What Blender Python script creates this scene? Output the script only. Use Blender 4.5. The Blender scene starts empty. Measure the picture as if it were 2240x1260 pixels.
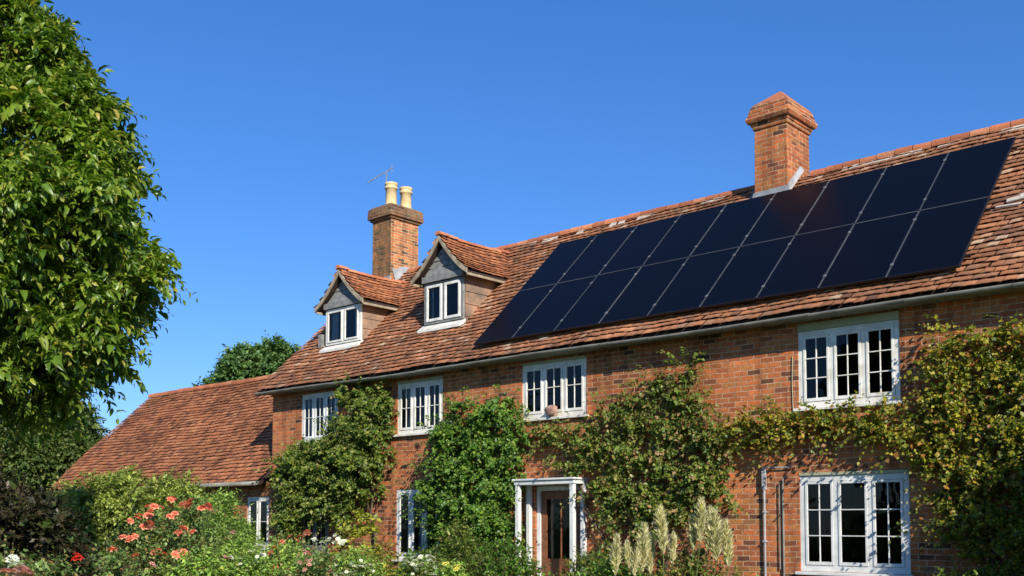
import bpy, math, random
import numpy as np
from mathutils import Vector
R = math.radians
random.seed(7); rng = np.random.default_rng(11)
SC = bpy.context.scene; COL = SC.collection

# ---------------------------------------------------------------- camera, sky, sun
cam = bpy.data.objects.new('camera', bpy.data.cameras.new('camera')); COL.objects.link(cam)
cam.location = (0, 0, 1.6); cam.rotation_euler = (R(93.25), 0, R(42.23))
cam.data.sensor_width = 36; cam.data.lens = 36*2270/2240; cam.data.shift_y = 384/2240
cam.data.clip_end = 2000; SC.camera = cam
TO_SUN = Vector((1.6, -0.9, 1.0)).normalized()
elev = math.asin(TO_SUN.z)
SC.world = bpy.data.worlds.new('World'); SC.world.use_nodes = True
wn = SC.world.node_tree.nodes; wl = SC.world.node_tree.links
sky = wn.new('ShaderNodeTexSky'); sky.sky_type = 'NISHITA'; sky.sun_disc = False
sky.sun_elevation = elev; sky.sun_rotation = math.atan2(TO_SUN.x, TO_SUN.y)
sky.air_density = 1.0; sky.dust_density = 0.2; sky.ozone_density = 3.0
hs = wn.new('ShaderNodeHueSaturation'); hs.inputs['Saturation'].default_value = 1.25
wl.new(sky.outputs[0], hs.inputs['Color']); gm = wn.new('ShaderNodeGamma'); gm.inputs[1].default_value = .8; wl.new(hs.outputs[0], gm.inputs[0])
tn = wn.new('ShaderNodeMix'); tn.data_type = 'RGBA'; tn.blend_type = 'MULTIPLY'; tn.inputs[0].default_value = 1; tn.inputs[7].default_value = (.58, .82, 1.25, 1)
wl.new(gm.outputs[0], tn.inputs[6]); wl.new(tn.outputs[2], wn['Background'].inputs['Color'])
wn['Background'].inputs['Strength'].default_value = 0.13
sun = bpy.data.objects.new('sun', bpy.data.lights.new('sun', 'SUN')); COL.objects.link(sun)
sun.data.energy = 5.0; sun.data.angle = R(0.5); sun.data.color = (1, .93, .82)
sun.rotation_euler = TO_SUN.to_track_quat('Z', 'Y').to_euler(); sun.location = (5, -10, 20)
SC.view_settings.view_transform = 'Standard'; SC.view_settings.look = 'None'
SC.view_settings.exposure = 0.48; SC.view_settings.gamma = 1

# ---------------------------------------------------------------- helpers
def tag(o, label=None, cat=None, group=None, kind=None):
    for k, v in (('label', label), ('category', cat), ('group', group), ('kind', kind)):
        if v: o[k] = v
    return o
def empty(name, loc, label, cat, group=None):
    o = bpy.data.objects.new(name, None); COL.objects.link(o); o.location = loc
    bpy.context.view_layer.update()
    return tag(o, label, cat, group)
def link(name, me, mat, parent=None, label=None):
    if mat: me.materials.append(mat)
    o = bpy.data.objects.new(name, me); COL.objects.link(o)
    if parent:
        o.parent = parent
        w = Vector((0, 0, 0)); p = parent
        while p: w += Vector(p.location); p = p.parent
        o.location = -w
    if label: o['label'] = label
    return o
class MB:
    def __init__(s): s.v = []; s.f = []
    def add(s, vs, fs):
        b = len(s.v); s.v += [tuple(v) for v in vs]; s.f += [tuple(i+b for i in f) for f in fs]; return s
    def box(s, x0, x1, y0, y1, z0, z1):
        return s.add([(x0,y0,z0),(x1,y0,z0),(x1,y1,z0),(x0,y1,z0),(x0,y0,z1),(x1,y0,z1),(x1,y1,z1),(x0,y1,z1)],
                     [(0,3,2,1),(4,5,6,7),(0,1,5,4),(1,2,6,5),(2,3,7,6),(3,0,4,7)])
    def tube(s, pts, r, n=6, cap=True):
        pts = [Vector(p) for p in pts]; rs = r if isinstance(r, (list, tuple)) else [r]*len(pts)
        vs = []; fs = []
        for i, p in enumerate(pts):
            d = (pts[min(i+1, len(pts)-1)]-pts[max(i-1, 0)]).normalized()
            a = d.cross(Vector((0, 0, 1)) if abs(d.z) < .9 else Vector((1, 0, 0))).normalized(); b = d.cross(a)
            for k in range(n):
                t = 2*math.pi*k/n; vs.append(p+(a*math.cos(t)+b*math.sin(t))*rs[i])
        for i in range(len(pts)-1):
            for k in range(n):
                k2 = (k+1) % n; fs.append((i*n+k, i*n+k2, (i+1)*n+k2, (i+1)*n+k))
        if cap: fs += [tuple(range(n))[::-1], tuple((len(pts)-1)*n+k for k in range(n))]
        return s.add(vs, fs)
    def lathe(s, cx, cy, prof, n=20):
        vs = []; fs = []
        for (r, z) in prof:
            for k in range(n):
                t = 2*math.pi*k/n; vs.append((cx+r*math.cos(t), cy+r*math.sin(t), z))
        for i in range(len(prof)-1):
            for k in range(n):
                k2 = (k+1) % n; fs.append((i*n+k, i*n+k2, (i+1)*n+k2, (i+1)*n+k))
        fs.append(tuple((len(prof)-1)*n+k for k in range(n)))
        return s.add(vs, fs)
    def frustum(s, c, hx0, hy0, z0, hx1, hy1, z1):
        x, y = c
        q = lambda hx, hy, z: [(x-hx,y-hy,z),(x+hx,y-hy,z),(x+hx,y+hy,z),(x-hx,y+hy,z)]
        return s.add(q(hx0,hy0,z0)+q(hx1,hy1,z1), [(0,3,2,1),(4,5,6,7),(0,1,5,4),(1,2,6,5),(2,3,7,6),(3,0,4,7)])
    def build(s, name, mat, parent=None, smooth=False, bevel=0, label=None):
        me = bpy.data.meshes.new(name); me.from_pydata(s.v, [], s.f); me.update()
        if smooth: me.shade_smooth()
        o = link(name, me, mat, parent, label)
        if bevel:
            m = o.modifiers.new('b', 'BEVEL'); m.width = bevel; m.segments = 2; m.limit_method = 'ANGLE'
        return o
def npmesh(name, V, F, mat, parent=None, smooth=False, label=None):
    V = np.asarray(V, dtype=np.float32); F = np.asarray(F, dtype=np.int32); k = F.shape[1]
    me = bpy.data.meshes.new(name)
    me.vertices.add(len(V)); me.vertices.foreach_set('co', V.ravel())
    me.loops.add(F.size); me.loops.foreach_set('vertex_index', F.ravel())
    me.polygons.add(len(F)); me.polygons.foreach_set('loop_start', np.arange(0, F.size, k, dtype=np.int32))
    me.update(calc_edges=True); me.validate()
    if smooth: me.shade_smooth()
    return link(name, me, mat, parent, label)

# ---------------------------------------------------------------- materials
def newmat(name, rough=.8, spec=.3):
    m = bpy.data.materials.new(name); m.use_nodes = True
    b = m.node_tree.nodes['Principled BSDF']; b.inputs['Roughness'].default_value = rough
    b.inputs['Specular IOR Level'].default_value = spec
    return m, m.node_tree.nodes, m.node_tree.links, b
def N(n, t, **kw):
    x = n.new(t)
    for k, v in kw.items():
        if k in x.inputs.keys(): x.inputs[k].default_value = v
        else: setattr(x, k, v)
    return x
def ramp(n, stops, interp='LINEAR'):
    r = n.new('ShaderNodeValToRGB'); r.color_ramp.interpolation = interp; e = r.color_ramp.elements
    while len(e) < len(stops): e.new(.5)
    for i, (p, c) in enumerate(stops): e[i].position = p; e[i].color = (*c, 1)
    return r
def mixc(n, l, a, b, fac, mode='MIX'):
    m = n.new('ShaderNodeMix'); m.data_type = 'RGBA'; m.blend_type = mode
    for s, v in ((0, fac), (6, a), (7, b)):
        if hasattr(v, 'is_linked') or hasattr(v, 'links'): l.new(v, m.inputs[s])
        else: m.inputs[s].default_value = v if s == 0 else (*v, 1)
    return m.outputs[2]
def noise(n, l, scale, detail=4, vec=None, rough=.55):
    x = N(n, 'ShaderNodeTexNoise'); x.inputs['Scale'].default_value = scale; x.inputs['Detail'].default_value = detail
    x.inputs['Roughness'].default_value = rough
    if vec is None: vec = n.new('ShaderNodeTexCoord').outputs['Object']
    l.new(vec, x.inputs['Vector']); return x.outputs['Fac']
def bump(n, l, b, h, strength=.5, dist=.02):
    x = n.new('ShaderNodeBump'); x.inputs['Strength'].default_value = strength; x.inputs['Distance'].default_value = dist
    l.new(h, x.inputs['Height']); l.new(x.outputs[0], b.inputs['Normal']); return x

def m_plain(name, c1, c2=None, rough=.7, scale=6, spec=.3, bstr=.2):
    m, n, l, b = newmat(name, rough, spec)
    f = noise(n, l, scale, 6)
    r = ramp(n, [(.35, c1), (.65, c2 or tuple(.75*x for x in c1))]); l.new(f, r.inputs[0]); l.new(r.outputs[0], b.inputs['Base Color'])
    if bstr: bump(n, l, b, noise(n, l, scale*6, 4), bstr, .01)
    return m
def m_brick(name, c1, c2, dark, mortar, sooty=.25, row=.084, front_tint=0):
    m, n, l, b = newmat(name, .9, .2)
    tc = n.new('ShaderNodeTexCoord'); sp = n.new('ShaderNodeSeparateXYZ'); l.new(tc.outputs['Object'], sp.inputs[0])
    ad = N(n, 'ShaderNodeMath', operation='ADD'); l.new(sp.outputs[0], ad.inputs[0]); l.new(sp.outputs[1], ad.inputs[1])
    cb = n.new('ShaderNodeCombineXYZ'); l.new(ad.outputs[0], cb.inputs[0]); l.new(sp.outputs[2], cb.inputs[1])
    # uneven old courses
    nz = N(n, 'ShaderNodeTexNoise'); nz.inputs['Scale'].default_value = 1.3; nz.inputs['Detail'].default_value = 3; l.new(cb.outputs[0], nz.inputs['Vector'])
    vm = N(n, 'ShaderNodeVectorMath', operation='MULTIPLY_ADD'); vm.inputs[1].default_value = (.05, .05, 0)
    l.new(nz.outputs['Color'], vm.inputs[0]); l.new(cb.outputs[0], vm.inputs[2])
    nz2 = N(n, 'ShaderNodeTexNoise'); nz2.inputs['Scale'].default_value = 14; nz2.inputs['Detail'].default_value = 2; l.new(cb.outputs[0], nz2.inputs['Vector'])
    vm2 = N(n, 'ShaderNodeVectorMath', operation='MULTIPLY_ADD'); vm2.inputs[1].default_value = (.022, .016, 0)
    l.new(nz2.outputs['Color'], vm2.inputs[0]); l.new(vm.outputs[0], vm2.inputs[2])
    def bt(a, c):
        t = n.new('ShaderNodeTexBrick'); t.offset = .5; t.squash = 1
        t.inputs['Scale'].default_value = 1; t.inputs['Mortar Size'].default_value = .0095; t.inputs['Mortar Smooth'].default_value = .3
        t.inputs['Brick Width'].default_value = .225; t.inputs['Row Height'].default_value = row; t.inputs['Bias'].default_value = 0
        t.inputs['Color1'].default_value = (*a, 1); t.inputs['Color2'].default_value = (*c, 1); t.inputs['Mortar'].default_value = (.5, .5, .5, 1)
        l.new(vm2.outputs[0], t.inputs['Vector']); return t
    t = bt((0, 0, 0), (1, 1, 1))
    r = ramp(n, [(0, dark), (.09, tuple(.6*(x+y) for x, y in zip(dark, c2))), (.16, c2), (.28, c1), (.38, (c1[0]*.78, c1[1]*.95, c1[2]*1.1)), (.45, (c1[0]*.95, c1[1]*.78, c1[2]*.7)), (.58, tuple(min(1, x*1.15) for x in c1)), (.66, (c1[0]*.55, c1[1]*.8, c1[2]*.95)), (.74, (c1[0]*.95, c1[1]*1.25, c1[2]*1.1)), (.86, c2), (.93, (c1[0]*.8, c1[1]*.85, c1[2]*.95)), (1, c1)]); l.new(t.outputs['Color'], r.inputs[0])
    big = noise(n, l, .7, 5); rb = ramp(n, [(.3, (.55, .52, .5)), (.48, (.9, .88, .85)), (.65, (1.15, 1.1, 1))]); l.new(big, rb.inputs[0])
    col = mixc(n, l, r.outputs[0], rb.outputs[0], .8, 'MULTIPLY')
    fine = noise(n, l, 40, 5); rf = ramp(n, [(.3, (.6, .6, .6)), (.65, (1.15, 1.15, 1.15))]); l.new(fine, rf.inputs[0])
    col = mixc(n, l, col, rf.outputs[0], .55, 'MULTIPLY')
    st = noise(n, l, 3.2, 7, rough=.7); rs = ramp(n, [(.5, (0, 0, 0)), (.72, (1, 1, 1))]); l.new(st, rs.inputs[0])
    sm = N(n, 'ShaderNodeMath', operation='MULTIPLY'); sm.inputs[1].default_value = sooty; l.new(rs.outputs[0], sm.inputs[0])
    col = mixc(n, l, col, (.07, .055, .045), sm.outputs[0])
    mn = noise(n, l, 9, 4); rm = ramp(n, [(.35, tuple(.55*x for x in mortar)), (.62, mortar)]); l.new(mn, rm.inputs[0])
    col = mixc(n, l, col, rm.outputs[0], t.outputs['Fac'])
    mp = n.new('ShaderNodeMapping'); mp.inputs['Scale'].default_value = (5, 5, .45); l.new(tc.outputs['Object'], mp.inputs[0])
    sk = noise(n, l, 1, 5, mp.outputs[0]); rk = ramp(n, [(.38, (.62, .58, .55)), (.5, (1.05, 1.04, 1.02))]); l.new(sk, rk.inputs[0])
    col = mixc(n, l, col, rk.outputs[0], .7, 'MULTIPLY')
    if front_tint:   # noisy dark olive brown mixed onto the front faces
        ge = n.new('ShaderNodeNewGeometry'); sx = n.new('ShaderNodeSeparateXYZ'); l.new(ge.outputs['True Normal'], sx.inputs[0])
        mm = N(n, 'ShaderNodeMath', operation='MULTIPLY'); mm.inputs[1].default_value = -front_tint; mm.use_clamp = True; l.new(sx.outputs[1], mm.inputs[0])
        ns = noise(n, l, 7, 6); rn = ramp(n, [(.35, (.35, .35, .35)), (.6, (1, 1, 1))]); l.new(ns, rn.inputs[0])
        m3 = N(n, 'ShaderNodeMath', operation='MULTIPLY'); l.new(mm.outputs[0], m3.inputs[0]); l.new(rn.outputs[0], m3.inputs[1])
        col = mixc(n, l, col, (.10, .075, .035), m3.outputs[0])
    l.new(col, b.inputs['Base Color'])
    inv = N(n, 'ShaderNodeMath', operation='MULTIPLY_ADD'); inv.inputs[1].default_value = -1; inv.inputs[2].default_value = 1; l.new(t.outputs['Fac'], inv.inputs[0])
    ad2 = N(n, 'ShaderNodeMath', operation='MULTIPLY_ADD'); ad2.inputs[1].default_value = .6; l.new(fine, ad2.inputs[0]); l.new(inv.outputs[0], ad2.inputs[2])
    tv = N(n, 'ShaderNodeMath', operation='MULTIPLY_ADD'); tv.inputs[1].default_value = .5; l.new(t.outputs['Color'], tv.inputs[0]); l.new(ad2.outputs[0], tv.inputs[2])
    bump(n, l, b, tv.outputs[0], .8, .012)
    return m
def m_tile(name, stops, lich=(.42, .36, .24), lamt=.35):
    m, n, l, b = newmat(name, .85, .25)
    g = n.new('ShaderNodeNewGeometry'); r = ramp(n, stops); l.new(g.outputs['Random Per Island'], r.inputs[0])
    big = noise(n, l, .55, 5); rb = ramp(n, [(.32, (.62, .60, .56)), (.6, (1.12, 1.07, 1))]); l.new(big, rb.inputs[0])
    col = mixc(n, l, r.outputs[0], rb.outputs[0], .75, 'MULTIPLY')
    f = noise(n, l, 22, 6, rough=.7); rf = ramp(n, [(.3, (.55, .5, .48)), (.6, (1.1, 1.1, 1.1))]); l.new(f, rf.inputs[0])
    col = mixc(n, l, col, rf.outputs[0], .7, 'MULTIPLY')
    li = noise(n, l, 5.5, 8, rough=.75); rl = ramp(n, [(.62, (0, 0, 0)), (.72, (1, 1, 1))]); l.new(li, rl.inputs[0])
    sm = N(n, 'ShaderNodeMath', operation='MULTIPLY'); sm.inputs[1].default_value = lamt; l.new(rl.outputs[0], sm.inputs[0])
    col = mixc(n, l, col, lich, sm.outputs[0])
    l.new(col, b.inputs['Base Color']); bump(n, l, b, f, .5, .01)
    return m
def m_leaf(name, stops, rough=.45, trans=.3, spec=.4, patch=.5):
    m, n, l, b = newmat(name, rough, spec)
    g = n.new('ShaderNodeNewGeometry'); r = ramp(n, stops); l.new(g.outputs['Random Per Island'], r.inputs[0])
    f = noise(n, l, 1.6, 3); rf = ramp(n, [(.35, (.6, .65, .6)), (.65, (1.2, 1.15, 1))]); l.new(f, rf.inputs[0])
    col = mixc(n, l, r.outputs[0], rf.outputs[0], patch, 'MULTIPLY'); l.new(col, b.inputs['Base Color'])
    t = n.new('ShaderNodeBsdfTranslucent'); c2 = mixc(n, l, col, (1.1, 1.25, .5), 1, 'MULTIPLY'); l.new(c2, t.inputs['Color'])
    mx = n.new('ShaderNodeMixShader'); mx.inputs[0].default_value = trans
    l.new(b.outputs[0], mx.inputs[1]); l.new(t.outputs[0], mx.inputs[2]); l.new(mx.outputs[0], n['Material Output'].inputs['Surface'])
    return m
def m_glass(name):
    m, n, l, b = newmat(name)
    tr = n.new('ShaderNodeBsdfTransparent'); tr.inputs[0].default_value = (.6, .68, .7, 1)
    gl = n.new('ShaderNodeBsdfGlossy'); gl.inputs['Roughness'].default_value = .02
    fr = n.new('ShaderNodeFresnel'); fr.inputs[0].default_value = 1.45
    w = noise(n, l, 3, 2); bp = n.new('ShaderNodeBump'); bp.inputs['Strength'].default_value = .15; bp.inputs['Distance'].default_value = .02
    l.new(w, bp.inputs['Height']); l.new(bp.outputs[0], gl.inputs['Normal'])
    mx = n.new('ShaderNodeMixShader'); l.new(fr.outputs[0], mx.inputs[0]); l.new(tr.outputs[0], mx.inputs[1]); l.new(gl.outputs[0], mx.inputs[2])
    l.new(mx.outputs[0], n['Material Output'].inputs['Surface']); return m

BRICK = m_brick('brick', (.54, .168, .058), (.37, .11, .045), (.10, .052, .036), (.56, .34, .20), .65, .08)
BRICKD = m_brick('sooty cap brick', (.30, .15, .075), (.22, .11, .06), (.08, .05, .035), (.30, .22, .14), .8)
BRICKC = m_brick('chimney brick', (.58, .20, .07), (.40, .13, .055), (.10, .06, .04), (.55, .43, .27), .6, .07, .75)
TILES = [(0, (.15, .08, .055)), (.08, (.26, .12, .07)), (.22, (.36, .165, .085)), (.36, (.30, .165, .105)), (.5, (.39, .17, .085)), (.6, (.33, .145, .075)), (.75, (.44, .185, .09)), (.93, (.54, .25, .13)), (1, (.58, .42, .29))]
TILE = m_tile('clay tile', TILES)
TILE_W = m_tile('redder clay tile', [(0, (.15, .07, .045)), (.3, (.33, .13, .065)), (.7, (.43, .165, .075)), (1, (.48, .22, .11))], lamt=.2)
RIDGE = m_tile('ridge tile', [(0, (.40, .14, .07)), (.5, (.54, .19, .09)), (1, (.60, .27, .14))], lamt=.3)
SLAB = m_plain('under tile', (.05, .03, .025), rough=.95)
WHITE = m_plain('white paint', (.80, .785, .72), (.58, .56, .48), .45, 5, .4, .08)
BLUEW = m_plain('off white paint', (.72, .72, .68), (.56, .57, .54), .45, 5, .4, .08)
CREAM = m_plain('cream green lintel', (.42, .42, .27), (.34, .34, .22), .6, 4)
GREYWOOD = m_plain('weathered grey wood', (.27, .27, .25), (.15, .155, .15), .85, 9, bstr=.5)
BARGE = m_plain('weathered barge board', (.40, .33, .23), (.22, .18, .12), .85, 7, bstr=.5)
CHEEK = m_plain('weathered clay hanging', (.36, .21, .13), (.15, .115, .085), .85, 3.2, bstr=.4)
LEAD = m_plain('lead', (.36, .37, .38), (.24, .25, .26), .5, 5, .4, .3)
GUTTER = m_plain('gutter grey', (.26, .25, .21), (.15, .145, .12), .5, 3, .4, .1)
POT = m_plain('buff clay pot', (.68, .52, .28), (.55, .40, .20), .8, 7)
MORTAR = m_plain('mortar', (.55, .50, .42), (.38, .34, .28), .9, 8, bstr=.6)
METAL = m_plain('aerial metal', (.25, .24, .23), (.17, .16, .15), .4, 9, .5, 0)
DOORW = m_plain('brown door', (.23, .085, .035), (.14, .05, .022), .5, 5, .4)
DARK = m_plain('dark room', (.035, .033, .03), rough=.95, bstr=0)
FLOORM = m_plain('room floor', (.10, .07, .05), rough=.8, bstr=0)
CURT = m_plain('curtain', (.62, .62, .60), (.52, .53, .53), .9, 3, .1, 0)
PINK = m_plain('pink cloth', (.42, .27, .21), (.27, .15, .11), .9, 9)
GLASS = m_glass('window glass')
STEM = m_plain('stem', (.13, .09, .055), (.08, .055, .035), .9, 12)
GSTEM = m_plain('green stem', (.09, .13, .035), (.06, .09, .025), .7, 12)
BARK = m_plain('bark', (.13, .10, .075), (.07, .055, .04), .95, 8, bstr=.8)
pm, n_, l_, b_ = newmat('solar glass', .3, .5); b_.inputs['Base Color'].default_value = (.003, .004, .008, 1)
b_.inputs['Specular IOR Level'].default_value = .06; b_.inputs['Coat Roughness'].default_value = .05
PANEL = pm
PFRAME = m_plain('panel frame', (.012, .012, .014), rough=.4, spec=.4, bstr=0)
ALU = m_plain('clamp alu', (.20, .205, .21), rough=.35, spec=.6, bstr=0)
STRIP = m_plain('joint strip', (.10, .105, .11), rough=.5, bstr=0)
ALU.node_tree.nodes['Principled BSDF'].inputs['Metallic'].default_value = .3

# ---------------------------------------------------------------- roof tiling
ZE, YE, T = 4.70, 14.0, .95
CO = 1/math.sqrt(1+T*T); SI = T*CO
YR = 17.37
def roofz(y, ze=ZE): return ze+(y-YE)*T
def tiles(name, O, U, V, ulen, vlen, mat, parent, gauge=.138, width=.165, lip=.042, mask=None, sag=None, curl=.006, seed=3):
    r = np.random.default_rng(seed); O, U, V = (np.array(a, float) for a in (O, U, V)); Nn = np.cross(U, V); Nn /= np.linalg.norm(Nn)
    if Nn[2] < 0: Nn = -Nn
    VS = []; rows = int(vlen/gauge)
    for i in range(rows+1):
        v0 = i*gauge+.012*math.sin(i*1.7); k = int(ulen/width)+1
        u0 = np.arange(k)*width+(.5*width if i % 2 else 0)-.25*width+r.normal(0, .006, k)
        vj = v0+r.normal(0, .006, k)+.010*np.sin(u0*1.1+i*.35)+.006*np.sin(u0*3.7+i)
        slip = r.random(k) < .012; vj = vj-slip*r.random(k)*.04
        ln = min(gauge*1.3, max(.02, vlen-v0)) ; gap = .006
        a = np.clip(u0+gap/2, 0, ulen); c = np.clip(u0+width-gap/2, 0, ulen); ok = (c-a) > .03
        l0 = lip+r.normal(0, .004, k)+slip*.008; l1 = lip+r.normal(0, .004, k)
        if mask is not None:
            mid = O+np.outer((a+c)/2, U)+np.outer(vj+ln*.3, V); ok &= mask(mid)
        a, c, vj, l0, l1 = a[ok], c[ok], vj[ok], l0[ok], l1[ok]
        def P(u, v, h):
            p = O+np.outer(u, U)+np.outer(v, V)
            hh = h+(sag(p) if sag is not None else 0)
            return p+np.outer(hh, Nn) if np.ndim(hh) else p+Nn*hh
        th = .013
        q = [P(a, vj, l0), P(c, vj, l1), P(c, vj+ln, .004+0*a), P(a, vj+ln, .004+0*a), P(a, vj+.002, l0-th), P(c, vj+.002, l1-th)]
        mu = (a+c)/2; q += [P(mu, vj, (l0+l1)/2+curl), P(mu, vj+ln, .008+0*a), P(mu, vj+.002, (l0+l1)/2+curl-th)]
        VS.append(np.stack(q, 1).reshape(-1, 3))
    V_ = np.concatenate(VS); nt = len(V_)//9
    f = np.array([(0,6,7,3),(6,1,2,7),(4,8,6,0),(8,5,1,6),(0,3,4,4),(1,5,2,2)])
    f4 = f[:4]; base = (np.arange(nt)*9)[:, None, None]
    F = (f4[None]+base).reshape(-1, 4)
    return npmesh(name, V_, F, mat, parent)
def sag(p):
    x = p[:, 0]; y = p[:, 1]; w = np.clip((y-14)/3.3, 0, 1)
    return .022*np.sin(x*.55+.6)*np.sin(w*3)+.012*np.sin(x*1.3+y*2)+.008*np.sin(x*3.1-y*3.3)

# ---------------------------------------------------------------- ground
g = MB(); g.add([(-700,-500,0),(500,-500,0),(500,900,0),(-700,900,0)], [(0,1,2,3)])
GR = m_plain('lawn', (.055, .085, .02), (.035, .06, .015), .95, 1.5, bstr=.6)
tag(g.build('ground', GR), kind='structure')
g = MB(); g.box(-24, 4, 12.6, 14.3, .004, .05)
SOIL = m_plain('soil', (.07, .045, .03), (.045, .03, .02), .95, 5, bstr=.8)
tag(g.build('flower_bed_soil', SOIL), kind='structure')

# ---------------------------------------------------------------- main house
XL, XR, YW, YB = -20.65, 3.0, 14.32, 20.4
house = empty('farmhouse', (-9, 17.3, 0), 'long old red brick farmhouse with tiled roof, two dormers and white windows', 'house')
WIN = [  # x0,x1,z0,z1, lights, rows, material
    (-19.52, -18.20, 3.42, 4.52), (-16.22, -14.86, 3.42, 4.53), (-12.75, -11.23, 3.50, 4.55), (-7.21, -5.67, 3.30, 4.57),
    (-7.22, -5.58, .88, 2.34), (-16.24, -14.95, .85, 2.28), (-19.5, -18.5, .95, 2.05), (-12.42, -11.32, .02, 2.26)]
def wall_sheet(mb, x0, x1, z0, z1, holes, y, yb):
    xs = sorted({x0, x1, *[h[0] for h in holes], *[h[1] for h in holes]}); zs = sorted({z0, z1, *[h[2] for h in holes], *[h[3] for h in holes]})
    solid = {}
    for i in range(len(xs)-1):
        for j in range(len(zs)-1):
            cx, cz = (xs[i]+xs[i+1])/2, (zs[j]+zs[j+1])/2
            solid[i, j] = not any(h[0] < cx < h[1] and h[2] < cz < h[3] for h in holes)
    for (i, j), s in solid.items():
        if not s: continue
        a, b, c, d = xs[i], xs[i+1], zs[j], zs[j+1]
        mb.add([(a,y,c),(b,y,c),(b,y,d),(a,y,d)], [(0,1,2,3)]); mb.add([(a,yb,c),(b,yb,c),(b,yb,d),(a,yb,d)], [(0,3,2,1)])
        for di, dj, q in ((-1,0,[(a,y,c),(a,y,d),(a,yb,d),(a,yb,c)]), (1,0,[(b,y,c),(b,yb,c),(b,yb,d),(b,y,d)]), (0,-1,[(a,y,c),(a,yb,c),(b,yb,c),(b,y,c)]), (0,1,[(a,y,d),(b,y,d),(b,yb,d),(a,yb,d)])):
            if not solid.get((i+di, j+dj), False): mb.add(q, [(0,1,2,3)])
w = MB(); wall_sheet(w, XL, XR, 0, 4.72, WIN, YW, YW+.3)
w.box(XL, XR, YB-.3, YB, 0, 4.72)
for x in (XL, XR-.3):   # gable walls
    ys = [(YW+.3, 0), (YB-.3, 0), (YB-.3, 4.72), (YR, roofz(YR)-.12), (YW+.3, roofz(YW+.3)-.12)]
    vs = [(x, y, z) for y, z in ys]+[(x+.3, y, z) for y, z in ys]
    w.add(vs, [(0,1,2,3,4), (9,8,7,6,5)]+[(i, (i+1) % 5, (i+1) % 5+5, i+5) for i in range(5)])
w.build('brick_wall', BRICK, house)
f = MB(); f.box(XL+.3, XR-.3, YW+.3, YB-.3, .03, .06); f.box(XL+.3, XR-.3, YW+.3, YB-.3, 2.5, 2.62); f.box(XL+.3, XR-.3, YW+.3, YB-.3, 4.64, 4.70)
for x in (-17.4, -13.9, -10.2, -8.1, -3): f.box(x, x+.1, YW+.31, YB-.31, .06, 2.5); f.box(x, x+.1, YW+.31, YB-.31, 2.62, 4.64)
f.build('interior_floor', FLOORM, house)
# roof
DORM = [dict(cx=-18.87, hw=.64, yf=15.02, ez=6.70, az=7.46, fz=6.66, ex=.86, name=0), dict(cx=-15.62, hw=.59, yf=15.10, ez=6.82, az=7.66, fz=6.83, ex=.82, name=1)]
XV0, XV1 = -20.80, XR+.15
s = MB()
def slope_piece(x0, x1, y0, y1):
    z0, z1 = roofz(y0)-.055, roofz(y1)-.055; t = .04
    s.add([(x0,y0,z0),(x1,y0,z0),(x1,y1,z1),(x0,y1,z1),(x0,y0,z0-t),(x1,y0,z0-t),(x1,y1,z1-t),(x0,y1,z1-t)], [(0,1,2,3),(7,6,5,4),(0,4,5,1),(1,5,6,2),(2,6,7,3),(3,7,4,0)])
cuts = [XV0]
for d in DORM: cuts += [d['cx']-d['hw']+.04, d['cx']+d['hw']-.04]
cuts.append(XV1)
for i in range(len(cuts)-1):
    if i % 2 == 0: slope_piece(cuts[i], cuts[i+1], YE+.02, YR)
    else: slope_piece(cuts[i], cuts[i+1], YE+.02, 15.06); slope_piece(cuts[i], cuts[i+1], 16.35, YR)
zb = roofz(YR)
s.add([(XV0,YR+.01,zb),(XV1,YR+.01,zb),(XV1,YB+.35,4.65),(XV0,YB+.35,4.65),(XV0,YR+.01,zb-.06),(XV1,YR+.01,zb-.06),(XV1,YB+.35,4.59),(XV0,YB+.35,4.59)], [(0,1,2,3),(7,6,5,4),(0,4,5,1),(1,5,6,2),(2,6,7,3),(3,7,4,0)])
roof = s.build('roof', SLAB, house)
def mainmask(m):
    ok = np.ones(len(m), bool)
    for d in DORM: ok &= ~((np.abs(m[:, 0]-d['cx']) < d['hw']-.03) & (m[:, 1] > d['yf']+.02) & (m[:, 1] < 16.3))
    ok &= ~((m[:, 0] > -9.27) & (m[:, 0] < -8.67) & (m[:, 1] > 16.85)); ok &= ~((m[:, 0] > -20.0) & (m[:, 0] < -19.4) & (m[:, 1] > 16.85))
    return ok
SL = (YR-YE)/CO
tiles('roof_tiles', (XV0, YE-.03, ZE-.03*T), (1,0,0), (0,CO,SI), XV1-XV0, SL+.02, TILE, roof, mask=mainmask, sag=sag)
tiles('back_roof_tiles', (XV0, YB+.37, 4.64), (1,0,0), (0,-CO,SI), XV1-XV0, (YB+.36-YR)/CO, TILE, roof, gauge=.25, width=.4)
rd = MB(); x = XV0; k = 0
while x < XV1:
    L = .31; zz = roofz(YR)+.0+.012*math.sin(x*.8)+random.gauss(0, .004); r0 = .095
    if not (-9.45 < x < -8.6 or -20.15 < x < -19.3):
        nn = 8; vs = []
        for xx, rr in ((x, r0+.006), (x+L-.012, r0)):
            for j in range(nn+1):
                t = math.pi*j/nn*1.16-.25; vs.append((xx, YR-math.cos(t)*rr, zz-.02+math.sin(t)*rr))
        rd.add(vs, [(j, j+1, j+nn+2, j+nn+1) for j in range(nn)]+[tuple(range(nn+1))])
    x += L; k += 1
rd.build('ridge_tiles', RIDGE, roof)
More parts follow.
